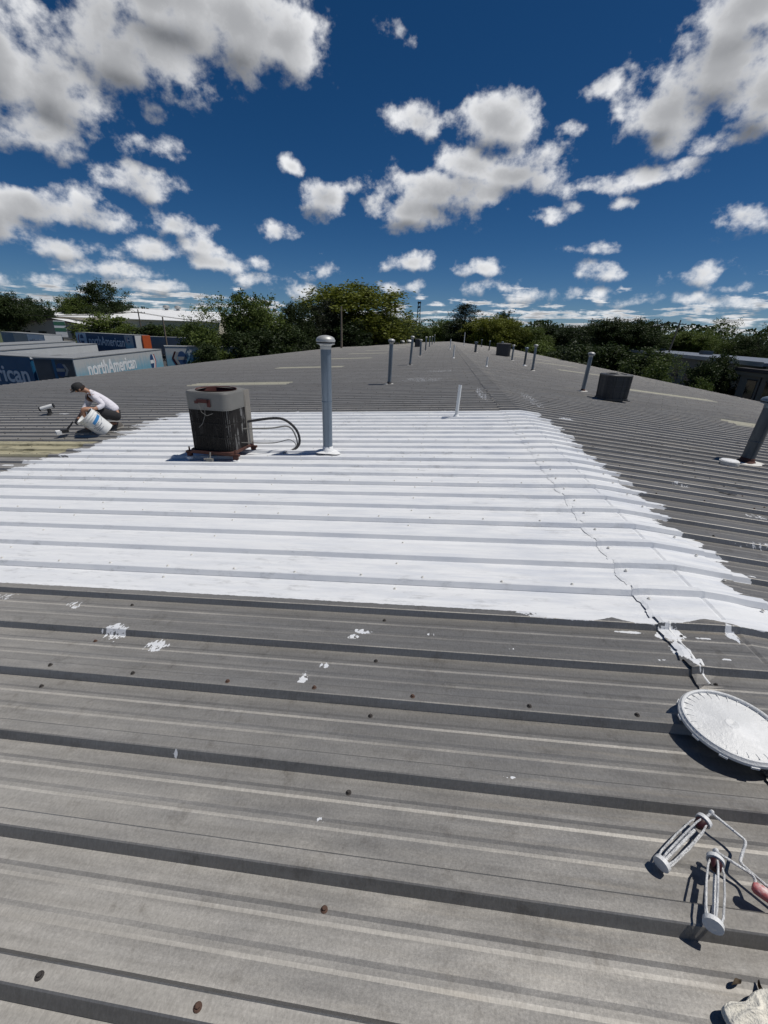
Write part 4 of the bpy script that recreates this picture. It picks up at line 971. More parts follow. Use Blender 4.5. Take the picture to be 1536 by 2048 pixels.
# B: blue trailer cut by the left edge of the picture; its seen side faces the camera
Bd = Vector((-29.12 + 26.78, 25.97 - 25.75, 0)).normalized(); Lb = 14.6
B_, zt, zb = trailer('dark blue box trailer with white lettering cut off by the left edge', (-26.78 + Bd.x * Lb, 25.75 + Bd.y * Lb), -Bd, Lb, -2.15, 2.4, 'tr_blue', 'tr_blue')
text_part('lettering', 'northAmerican', 1.5, B_, M['print_white'], side_mtx(Lb - .35, zt - 1.66), 'RIGHT', squeeze=.95, thick=.04)
for i in range(7):
    MB().box(Lb + .022, Lb + .05, .25, 2.0, zt - .30 - .34 * i - .20, zt - .30 - .34 * i).build('white_carton_row', M['print_white'] if i % 3 != 2 else M['tr_white'], B_)
MB().box(Lb + .022, Lb + .07, .0, 2.4, zt - .16, zt - .06).build('door_header', M['print_white'], B_)
# C: long white trailer behind B, plus a second one's roof beside it
C_, zt, zb = trailer('long plain white box trailer behind the dark blue one', (-33.57, 30.05), (-39.24 + 33.57, 46.71 - 30.05), 17.4, -2.15, 2.6, 'tr_white', 'tr_white', seams=9)
C2, zt, zb = trailer('grey-roofed box trailer parked right behind the plain white trailer', (-37.6, 31.6), (-5.67, 16.66), 17.4, -2.05, 2.6, 'tr_white', 'tr_grey', seams=9)
# D: navy trailer further back
Dd = Vector((-50.06 + 65.3, 67.76 - 73.07, 0))
D_, zt, zb = trailer('navy box trailer with white lettering and an orange end, further back', (-65.3, 73.07), Dd, Dd.length, -1.6, 2.6, 'tr_navy', 'tr_white')
MB().box(0, 3.0, -.012, -.003, zb + .1, zt - .1).build('white_front_band', M['print_white'], D_)
logo(D_, side_mtx(1.7, zt - 1.15), .85, False)
text_part('lettering', 'northAmerican', 2.0, D_, M['print_white'], side_mtx(3.5, zt - 1.9), squeeze=.80, thick=.02)
MB().box(Dd.length - 2.6, Dd.length - .5, -.012, -.003, zb + .1, zt - .1).build('blue_rear_band', M['tr_faded'], D_)
logo(D_, side_mtx(Dd.length - 1.6, zt - .85), .42, False)
MB().box(Dd.length + .022, Dd.length + .30, 1.2, 2.6, zb, zt - .03).build('orange_end', M['tr_orange'], D_)
# E: trailer half hidden by the trees at the end of A
E_, zt, zb = trailer('grey and light blue box trailer half hidden behind the leafy bushes', (-30.5, 45.9), (2.7, 1.9), 9.5, -2.1, 2.4, 'tr_faded', 'tr_grey', seams=7)
logo(E_, side_mtx(1.6, zb + 1.7), .75, False, 'print_blue', 'maroon', 'tr_roof')
text_part('lettering', 'northAmerican', 1.4, E_, M['print_white'], side_mtx(3.0, zb + 1.3), squeeze=.60, thick=.04)
# F: grey trailer behind, G: far left trailer
F_, zt, zb = trailer('plain grey box trailer beside the orange-ended one', (-55.5, 78.0), (12.0, 2.5), 12.5, -2.0, 2.5, 'tr_roof', 'tr_grey', seams=8)
G_, zt, zb = trailer('distant teal and white box trailer at the far left', (-76.6, 69.6), (15.1, -7.0), 16.6, -1.9, 2.5, 'tr_blue', 'tr_white', seams=8)
MB().box(5.2, 10.5, -.012, -.003, zb + .1, zt - .1).build('grey_band', M['tr_roof'], G_)
MB().box(10.6, 16.5, -.012, -.003, zb + .1, zt - .1).build('white_band', M['print_white'], G_)
text_part('lettering', 'northAmerican', .95, G_, M['print_blue'], side_mtx(11.2, zt - 1.35), squeeze=.72, thick=.03)

# ---------------------------------------------------------------- cars
M['car_red'] = simple('red_car_paint', (0.42, 0.02, 0.015), 0.3, 0, 0.05); M['car_white'] = simple('white_car_paint', (0.72, 0.72, 0.72), 0.3, 0, 0.04)
M['car_silver'] = simple('silver_car_paint', (0.32, 0.33, 0.35), 0.3, 0.3, 0.05); M['glass'] = simple('dark_glass', (0.02, 0.024, 0.028), 0.08, 0, 0.1, spec=0.8)
def car(label, loc, ang, paint, group):
    o = thing('parked_car', label, 'car', (loc[0], loc[1], 0), ang, group)
    sec = [(-2.25, .35, .62, .80), (-2.2, .30, .86, .84), (-1.45, .25, .95, .88), (-.5, .25, .93, .90), (.7, .25, .92, .90), (1.5, .25, .84, .88), (2.1, .30, .70, .82), (2.25, .36, .58, .74)]
    vs = []; fs = []
    for x, z0, z1, w_ in sec: vs += [(x, -w_, z0), (x, -w_, z1 - .12), (x, -w_ * .93, z1), (x, w_ * .93, z1), (x, w_, z1 - .12), (x, w_, z0)]
    for i in range(len(sec) - 1):
        for j in range(6): fs.append((i * 6 + j, i * 6 + (j + 1) % 6, (i + 1) * 6 + (j + 1) % 6, (i + 1) * 6 + j))
    fs += [tuple(range(5, -1, -1)), tuple((len(sec) - 1) * 6 + j for j in range(6))]
    MB().add(vs, fs).build('body', M[paint], o, True)
    cb = [(-1.75, .86, .93, .93), (-1.15, .74, 1.40, .93), (.1, .72, 1.44, .93), (.55, .74, 1.36, .92), (1.25, .84, .90, .90)]
    gl = MB(); pts = [(x, s_ * w_, z1) for s_ in (-1, 1) for x, w_, z1, z0 in cb]
    n = len(cb)
    fs = [(i, i + 1, n + i + 1, n + i) for i in range(n - 1)]
    side = [(x, s_ * .86, .90) for s_ in (-1, 1) for x in (-1.75, 1.25)]
    pts += side; fs += [(0, 1, 2, 3, 4, 2 * n + 1, 2 * n), (n + 4, n + 3, n + 2, n + 1, n, 2 * n + 2, 2 * n + 3)]
    gl.add(pts, fs).build('windows', M['glass'], o)
    rf = MB(); rf.box(-1.12, .48, -.70, .70, 1.405, 1.455); rf.build('roof', M[paint], o)
    for xp in (-1.12, -.25, .50):
        for s_ in (-1, 1):
            pm = MB(); pm.tube([(xp, s_ * .745, 1.41), (xp + (.05 if xp < .4 else .35), s_ * .85, .92)], .03, 6); pm.build('pillar', M[paint], o)
    for xw in (-1.4, 1.4):
        for s_ in (-1, 1):
            mt = Matrix.Translation((xw, s_ * .80, .32)) @ Matrix.Rotation(R(90), 4, 'X')
            wo = MB().lathe([(.19, -.11), (.31, -.11), (.32, -.08), (.32, .08), (.31, .11), (.19, .11)], 18, mat=mt).build('wheel', M['tyre'], o, True)
            MB().lathe([(.19, -.105), (.19, .105)], 12, mat=mt).build('rim', M['car_silver'], wo)
    for s_ in (-1, 1):
        MB().box(2.16, 2.262, s_ * .62 - .14, s_ * .62 + .14, .56, .66).build('headlight', M['print_white'], o)
        MB().box(-2.262, -2.20, s_ * .66 - .12, s_ * .66 + .12, .68, .80).build('tail_light', M['print_red'], o)
    return o
gl_ = 'cars parked behind the trailers'; gr_ = 'cars parked beyond the right eave'
car('red car parked far off at the left edge behind the trailers', (-95.0, 84.5), R(130), 'car_red', gl_)
car('white car parked to the right of the distant red car', (-90.2, 86.0), R(130), 'car_white', gl_)
car('white car seen through the small trees beyond the right eave', (49.5, 95.0), R(170), 'car_white', gr_)
car('silver car parked beside the white one beyond the right eave', (52.8, 94.2), R(172), 'car_silver', gr_)
car('white car in the gap between bushes right of the far vents', (40.5, 150.0), R(90), 'car_white', gr_)
car('silver car low between the bushes beside the white-sealed vent', (33.5, 118.0), R(80), 'car_silver', gr_)

# ---------------------------------------------------------------- buildings
M['white_roof'] = simple('white_metal_roof', (0.78, 0.79, 0.79), 0.5, 0, 0.05, 0.3)
M['cream'] = simple('cream_block_wall', (0.56, 0.51, 0.41), 0.8, 0, 0.1, 0.5)
M['beige'] = simple('beige_stucco', (0.25, 0.23, 0.18), 0.85, 0, 0.1, 0.8)
M['slate_roof'] = simple('blue_grey_metal_roof', (0.17, 0.19, 0.22), 0.5, 0.2, 0.15, 0.6)
M['dark_trim'] = simple('dark_brown_trim', (0.035, 0.03, 0.028), 0.6)
M['green_sign'] = simple('green_sign_face', (0.05, 0.16, 0.10), 0.5)
def frame(p0, p1):
    d = Vector((p1[0] - p0[0], p1[1] - p0[1], 0)); return math.atan2(d.y, d.x), d.length
# cream warehouse with white roof: seen side from left corner to right corner, gable roof
ang, ln = frame((-98, 104), (-62, 119))
wh = thing('cream_warehouse', 'long cream warehouse with bright white metal roof and two round roof ventilators', 'building', (-98, 104, 0), ang)
He = 7.4; Hr = 10.3; dp = 34
MB().box(0, ln, 0, dp, 0, He).build('wall', M['cream'], wh)
MB().add([(0, 0, He), (0, dp, He), (0, dp / 2, Hr), (ln, 0, He), (ln, dp, He), (ln, dp / 2, Hr)], [(0, 2, 1), (3, 4, 5)]).build('gable', M['cream'], wh)
for s_, nm in ((0, 'roof'), (1, 'roof')):
    yA, yB = (-.6, dp / 2) if s_ == 0 else (dp + .6, dp / 2); zA = He + .02 - .07; zB = Hr + .03
    rfm = MB(); rfm.add([(-.5, yA, zA), (ln + .5, yA, zA), (ln + .5, yB, zB), (-.5, yB, zB), (-.5, yA, zA + .12), (ln + .5, yA, zA + .12), (ln + .5, yB, zB + .12), (-.5, yB, zB + .12)], [(4, 5, 6, 7), (0, 1, 5, 4), (3, 2, 1, 0), (1, 2, 6, 5), (3, 0, 4, 7)]); rfm.build(nm, M['white_roof'], wh)
for i, xv in enumerate((ln * .60, ln * .68)):
    MB().lathe([(.5, 0), (.45, .5), (.8, .6), (.95, .9), (.85, 1.2), (.4, 1.45), (.02, 1.5)], 18, (xv, dp / 2, Hr)).build('roof_ventilator', M['galv_light'], wh, True)
for xv in (4, 12, 20, 28):
    wo = MB().box(xv, xv + 1.6, -.06, -.005, 2.6, 4.2).build('window', M['glass'], wh); MB().box(xv - .1, xv + 1.7, -.10, -.005, 2.45, 2.59).build('sill', M['concrete'], wo)
# lower cream gable building in front of it
ang, ln = frame((-96, 89), (-82, 97))
lo_ = thing('low_cream_building', 'low cream building with dark-edged shallow gable in front of the white-roofed warehouse', 'building', (-96, 89, 0), ang)
ln = 17.5; hE, hP = 5.1, 6.7
MB().add([(0, 0, 0), (ln, 0, 0), (ln, 0, hE), (ln / 2, 0, hP), (0, 0, hE), (0, 16, 0), (ln, 16, 0), (ln, 16, hE), (ln / 2, 16, hP), (0, 16, hE)], [(0, 1, 2, 3, 4), (9, 8, 7, 6, 5), (1, 6, 7, 2), (5, 0, 4, 9)]).build('wall', M['cream'], lo_)
for a_, b_ in (((0, hE), (ln / 2, hP)), ((ln, hE), (ln / 2, hP))):
    sg = -1 if a_[0] == 0 else 1
    v = [(a_[0] + sg * .5, -.5, a_[1] - .05), (b_[0], -.5, b_[1] + .05), (b_[0], 16.5, b_[1] + .05), (a_[0] + sg * .5, 16.5, a_[1] - .05)]
    v2 = [(x, y, z_ + .14) for x, y, z_ in v]
    MB().add(v + v2, [(4, 5, 6, 7), (3, 2, 1, 0), (0, 1, 5, 4), (1, 2, 6, 5), (2, 3, 7, 6), (3, 0, 4, 7)]).build('roof', M['white_roof'], lo_)
    f2 = [(a_[0] + sg * .5, -.53, a_[1] - .22), (b_[0], -.53, b_[1] - .12), (b_[0], -.53, b_[1] + .19), (a_[0] + sg * .5, -.53, a_[1] + .09)]
    MB().add(f2, [(0, 1, 2, 3) if sg < 0 else (3, 2, 1, 0)]).build('fascia', M['dark_trim'], lo_)
for xv in (2.6, 5.6, 11.8):
    wo = MB().box(xv, xv + 1.5, -.06, -.005, 2.6, 4.1).build('window', M['glass'], lo_); MB().box(xv - .1, xv + 1.6, -.1, -.005, 2.45, 2.59).build('sill', M['concrete'], wo)
sg_ = thing('pole_sign', 'tall narrow green and white sign standing in front of the low cream building', 'sign', (-80.5, 86.5, 0), R(40))
MB().box(-.12, .12, -.12, .12, 0, 3.2).build('post', M['dark_trim'], sg_); MB().box(-1.0, 1.0, -.14, .14, 3.2, 6.4).build('panel', M['print_white'], sg_)
MB().box(-.98, .98, -.16, -.142, 4.3, 5.0).build('green_band', M['green_sign'], sg_); MB().box(-.98, .98, -.16, -.142, 5.5, 6.2).build('green_band', M['green_sign'], sg_)
# right: long low flat-roofed building and a beige building near the right edge
lb = thing('long_low_building', 'long low building with flat blue-grey roof behind the right-hand trees', 'building', (33.0, 50.5, 0), math.atan2(128 - 50.5, 42.0 - 33.0))
Ll = 82
MB().box(0, Ll, -10, 0, 0, 4.3).build('wall', M['beige'], lb)
MB().box(-.6, Ll + .6, -10.6, .6, 4.31, 4.62).build('roof', M['slate_roof'], lb)
MB().box(-.62, Ll + .62, .602, .64, 4.25, 4.70).build('fascia', M['galv_light'], lb)
for i in range(16):
    wo = MB().box(2 + i * 5, 4.4 + i * 5, .004, .06, 1.2, 3.0).build('window', M['glass'], lb); MB().box(1.9 + i * 5, 4.5 + i * 5, .004, .1, 1.08, 1.19).build('sill', M['concrete'], wo)
for i, xv in enumerate((30, 52)): MB().box(xv, xv + 1.6, -7, -5.6, 4.63, 5.2).build('roof_unit', M['galv_dark'], lb)
be = thing('beige_building', 'small beige building with tall dark windows near the right edge', 'building', (31.9, 43.6, 0), math.atan2(51.5 - 43.6, 31.6 - 31.9))
# seen side runs away from the camera along local x; the building lies to local -y
MB().box(-9, 8.0, -9, 0, 0, 3.7).build('wall', M['beige'], be)
MB().box(-9.5, 8.5, -9.5, .5, 3.71, 4.05).build('roof', M['dark_trim'], be)
MB().box(-9.3, 8.3, -9.3, .3, 3.35, 3.70).build('eave_band', M['beige'], be)
for xv in (-7.6, -5.0, -2.4, .2, 2.8, 5.4):
    wo = MB().box(xv, xv + 1.3, .004, .05, .25, 2.9).build('window', M['glass'], be); MB().box(xv - .08, xv + 1.38, .004, .09, 2.91, 3.02).build('lintel', M['dark_trim'], wo)
for xv in (-5.5, -.3, 4.9): MB().box(xv, xv + .12, .004, .06, 0, 3.3).build('downpipe', M['dark_trim'], be)

# ---------------------------------------------------------------- poles, wires, tower
M['pole'] = simple('weathered_pole_wood', (0.17, 0.14, 0.11), 0.9, 0, 0.25, 2)
def pole(label, loc, h, arm=True, ang=0.0, lean=0.0, r=.14):
    o = thing('utility_pole', label, 'utility pole', (loc[0], loc[1], 0), ang, 'utility poles'); o.rotation_euler = (0, lean, ang)
    MB().lathe([(r * 1.25, 0), (r, h * .6), (r * .75, h)], 10).build('post', M['pole'], o, True)
    if arm:
        MB().box(-1.3, 1.3, -.06, .06, h - .75, h - .60).build('crossarm', M['pole'], o)
        for xx in (-1.2, -.6, .6, 1.2): MB().lathe([(.04, h - .6), (.07, h - .52), (.05, h - .44), (.02, h - .40)], 8, (xx, 0, 0)).build('insulator', M['galv_light'], o, True)
    return o
pole('bare pale pole in front of the big round tree', (-15.4, 66.5), 9.6, False, r=.16)
pole('utility pole standing before the white-roofed warehouse', (-66, 92), 9.2, True, R(30))
pole('short grey pole beside the plain grey trailer', (-51, 77.5), 7.6, False, r=.15)
pole('utility pole with crossarm before the dark trees right of the far vents', (38, 128), 11.6, True, R(-60))
pole('leaning utility pole in the middle of the dark trees at right', (42, 92), 10.2, True, R(-60), R(6))
pole('utility pole with crossarm left of the leaning one at right', (41.5, 104), 8.4, True, R(-60))
def wires(label, a, b_, n=3):
    o = thing('power_lines', label, 'power line', (0, 0, 0))
    for i in range(n):
        A_ = Vector(a) + Vector((0, 0, -.0)) + Vector(((i - 1) * .6, (i - 1) * .3, 0)); B2 = Vector(b_) + Vector(((i - 1) * .6, (i - 1) * .3, 0))
        mb = MB(); mb.tube([A_.lerp(B2, q / 16) - Vector((0, 0, 1.6 * 4 * (q / 16) * (1 - q / 16))) for q in range(17)], .022, 4); mb.build('wire', M['black'], o)
wires('thin power lines sagging above the low cream building at left', (-66, 92, 8.7), (-110, 76, 8.9))
wires('thin power lines crossing before the white warehouse roof', (-66, 92, 8.6), (-22, 105, 8.5))
wires('thin power lines in front of the dark trees at right', (38, 128, 11.1), (41.9, 92, 9.8))
tw = thing('lattice_tower', 'distant dark lattice mast rising above the trees left of the ridge end', 'tower', (-14.5, 238, 0))
for s1, s2 in ((-1, -1), (1, -1), (1, 1), (-1, 1)):
    MB().tube([(s1 * 1.3, s2 * 1.3, 0), (s1 * .45, s2 * .45, 21.5)], .16, 5).build('leg', M['dark_trim'], tw)
br_ = MB()
for i in range(12):
    z0, z1 = i * 1.8, i * 1.8 + 1.8; q0, q1 = 1.3 - .85 * z0 / 21.6, 1.3 - .85 * z1 / 21.6
    for s_ in (-1, 1):
        br_.tube([(-q0, s_ * q0, z0), (q1, s_ * q1, z1)], .07, 4); br_.tube([(s_ * q0, -q0, z0), (s_ * q1, q1, z1)], .07, 4)
br_.build('bracing', M['dark_trim'], tw)
for zz, w_ in ((20.6, .9), (18.6, .8)):
    ab = MB(); ab.box(-w_, w_, -.3, .3, zz, zz + .7); ab.build('antenna_panel', M['dark_trim'], tw)

# ---------------------------------------------------------------- trees
def leaf_mat(name, c0, c1, trans=0.25):
    m, k, b = material(name)
    oi = k.n('ShaderNodeObjectInfo').outputs['Random']
    P = k.n('ShaderNodeNewGeometry').outputs['Position']
    n1 = k.noise(P, 0.55, 3, 0.6); n2 = k.noise(P, 6.0, 2, 0.6)
    f = k.m('ADD', k.m('MULTIPLY', n1, .6), k.m('MULTIPLY', n2, .5))
    f = k.m('ADD', f, k.m('MULTIPLY_ADD', oi, .24, -.17))
    k.put(b.inputs['Base Color'], k.mix(k.mr(f, .25, .85), c0, c1)); b.inputs['Roughness'].default_value = .6
    b.inputs['Specular IOR Level'].default_value = .25
    tr = k.n('ShaderNodeBsdfTranslucent'); k.put(tr.inputs[0], k.mix(k.mr(f, .25, .85), tuple(x * 1.1 for x in c0), tuple(x * 1.2 for x in c1)))
    ms = k.n('ShaderNodeMixShader'); ms.inputs[0].default_value = trans
    out = [n for n in k.t.nodes if n.type == 'OUTPUT_MATERIAL'][0]
    k.link(b.outputs[0], ms.inputs[1]); k.link(tr.outputs[0], ms.inputs[2]); k.link(ms.outputs[0], out.inputs[0])
    return m
LM = {'dark': leaf_mat('dark_green_leaves', (0.012, 0.024, 0.007), (0.058, 0.085, 0.022)),
      'mid': leaf_mat('mid_green_leaves', (0.028, 0.050, 0.011), (0.165, 0.215, 0.046)),
      'yellow': leaf_mat('yellow_green_leaves', (0.046, 0.066, 0.009), (0.28, 0.30, 0.045)),
      'pine': leaf_mat('pine_needles', (0.008, 0.014, 0.006), (0.030, 0.042, 0.016), .12)}
M['bark'] = simple('tree_bark', (0.07, 0.055, 0.042), 0.95, 0, 0.35, 3, 0.5, 20)
def tree_meshes(kind, seed):
    """unit tree: height 1, crown radius 0.5; returns trunk and crown meshes"""
    rr = random.Random(seed)
    tb = MB(); crown = MB(); clumps = []
    def branch(p, d, L, r0, depth):
        pts = [Vector(p)]; dd = Vector(d)
        for i in range(4):
            dd = (dd + Vector((rr.gauss(0, .18), rr.gauss(0, .18), rr.gauss(.06, .10)))).normalized(); pts.append(pts[-1] + dd * L / 4)
        tb.tube(pts, [r0 * (1 - .16 * i) for i in range(5)], 5, cap=False)
        clumps.append((pts[-1], depth)); 
        if depth > 1: clumps.append((pts[2], depth))
        if depth < 3:
            for q in range(3 if depth == 1 else 2):
                a = rr.uniform(0, 6.28); nd = (dd * .7 + Vector((math.cos(a), math.sin(a), rr.uniform(-.1, .5))) * .8).normalized()
                branch(pts[rr.choice((2, 3, 4))], nd, L * rr.uniform(.55, .75), r0 * .5, depth + 1)
    S_ = {'round': (.30, .62), 'tall': (.28, .60), 'bush': (.08, .5), 'sparse': (.25, .65), 'pine': (.2, .9)}[kind]
    if kind == 'pine':
        tb.tube([(0, 0, 0), (.01, 0, .5), (0, .01, .98)], [.018, .012, .003], 7)
        for i in range(30):
            z_ = .14 + .84 * i / 30; L = (.40 * (1 - z_) ** .75 + .05) * rr.uniform(.65, 1.15)
            for q in range(4):
                a = rr.uniform(0, 6.28); e_ = Vector((math.cos(a) * L, math.sin(a) * L, z_ + L * .18))
                tb.tube([(0, 0, z_), e_], [.004, .001], 3, cap=False)
                for w in range(3): clumps.append((Vector((0, 0, z_)).lerp(e_, .4 + .3 * w), 3))
        cr, nl, ls = .050, 22, .040
    else:
        th = S_[0]
        bases = [(0, 0)] if kind != 'bush' else [(rr.uniform(-.15, .15), rr.uniform(-.15, .15)) for _ in range(4)]
        for bx0, by0 in bases:
            tb.tube([(bx0, by0, 0), (bx0 + rr.gauss(0, .01), by0, th * .5), (bx0 + rr.gauss(0, .015), by0 + rr.gauss(0, .01), th)], [.026, .02, .016], 8)
            for q in range(7 if kind != 'bush' else 4):
                a = 6.28 * q / 7 + rr.uniform(-.4, .4); up_ = rr.uniform(.25, 1.6)
                branch((bx0, by0, th * rr.uniform(.75, 1.0)), Vector((math.cos(a), math.sin(a), up_)).normalized(), rr.uniform(.18, .27), .012, 1)
        # extra clumps filling an uneven shell so that the outline bulges and gaps stay
        lobes = []
        for _ in range(26):
            az_ = rr.uniform(0, 6.28); zl = rr.uniform(th + .06, .84); rl = .30 * math.sqrt(max(.05, 1 - ((zl - (th + .84) / 2) / .42) ** 2)) * rr.uniform(.3, 1)
            lobes.append((Vector((rl * math.cos(az_), rl * math.sin(az_), zl)), rr.uniform(.12, .20)))
        nsh = {'round': 420, 'tall': 330, 'bush': 330, 'sparse': 90}[kind]
        for q in range(nsh):
            c, r0 = rr.choice(lobes); v_ = Vector((rr.gauss(0, 1), rr.gauss(0, 1), rr.gauss(.25, .9))).normalized()
            clumps.append((c + v_ * r0 * rr.uniform(.7, 1.0), 3))
        cr, nl, ls = {'round': (.058, 62, .025), 'tall': (.056, 34, .034), 'bush': (.066, 30, .044), 'sparse': (.055, 26, .026)}[kind]
    vs = []; fs = []
    for c, dep in clumps:
        n_ = int(nl * rr.uniform(.5, 1.2)); cc = cr * rr.uniform(.7, 1.25)
        for q in range(n_):
            p = c + Vector((rr.gauss(0, cc * .55), rr.gauss(0, cc * .55), rr.gauss(0, cc * .42)))
            if p.z < .06: continue
            a = Vector((rr.gauss(0, 1), rr.gauss(0, 1), rr.gauss(0, .6))).normalized(); b_ = a.cross(Vector((rr.gauss(0, 1), rr.gauss(0, 1), rr.gauss(0, 1)))).normalized()
            l_ = ls * rr.uniform(.55, 1.2); w_ = l_ * (.55 if kind != 'pine' else .22); i0 = len(vs)
            vs += [p - a * l_ * .5, p + b_ * w_ * .5, p + a * l_ * .5, p - b_ * w_ * .5]; fs.append((i0, i0 + 1, i0 + 2, i0 + 3))
    crown.add(vs, fs)
    # normalise to height 1 and radius .5
    zm = max(v[2] for v in crown.v); xs_ = sorted(abs(v[0]) for v in crown.v); ys_ = sorted(abs(v[1]) for v in crown.v)
    xm = max(xs_[int(len(xs_) * .95)], ys_[int(len(ys_) * .95)]); zs_ = sorted(v[2] for v in crown.v); zm = zs_[int(len(zs_) * .995)]
    f = lambda v: (v[0] / xm * .5, v[1] / xm * .5, v[2] / zm)
    tb.v = [f(v) for v in tb.v]; crown.v = [f(v) for v in crown.v]
    return tb.mesh('trunk', M['bark'], True), crown
TV = {}
def tree_variant(kind, seed, leaf):
    key = (kind, seed, leaf)
    if key not in TV:
        if (kind, seed) not in TV: TV[(kind, seed)] = tree_meshes(kind, seed)
        tb, cr = TV[(kind, seed)]
        TV[key] = (tb, cr.mesh('crown', LM[leaf]))
    return TV[key]
def tree(kind, seed, leaf, loc, h, w, label, group, name='tree', rz=None):
    tb, cr = tree_variant(kind, seed, leaf)
    o = thing(name, label, 'bush' if kind == 'bush' else 'tree', (loc[0], loc[1], -.05), rnd.uniform(0, 6.28) if rz is None else rz, group)
    o.scale = (w, w, h)
    obj('trunk', tb, o); obj('crown', cr, o); return o
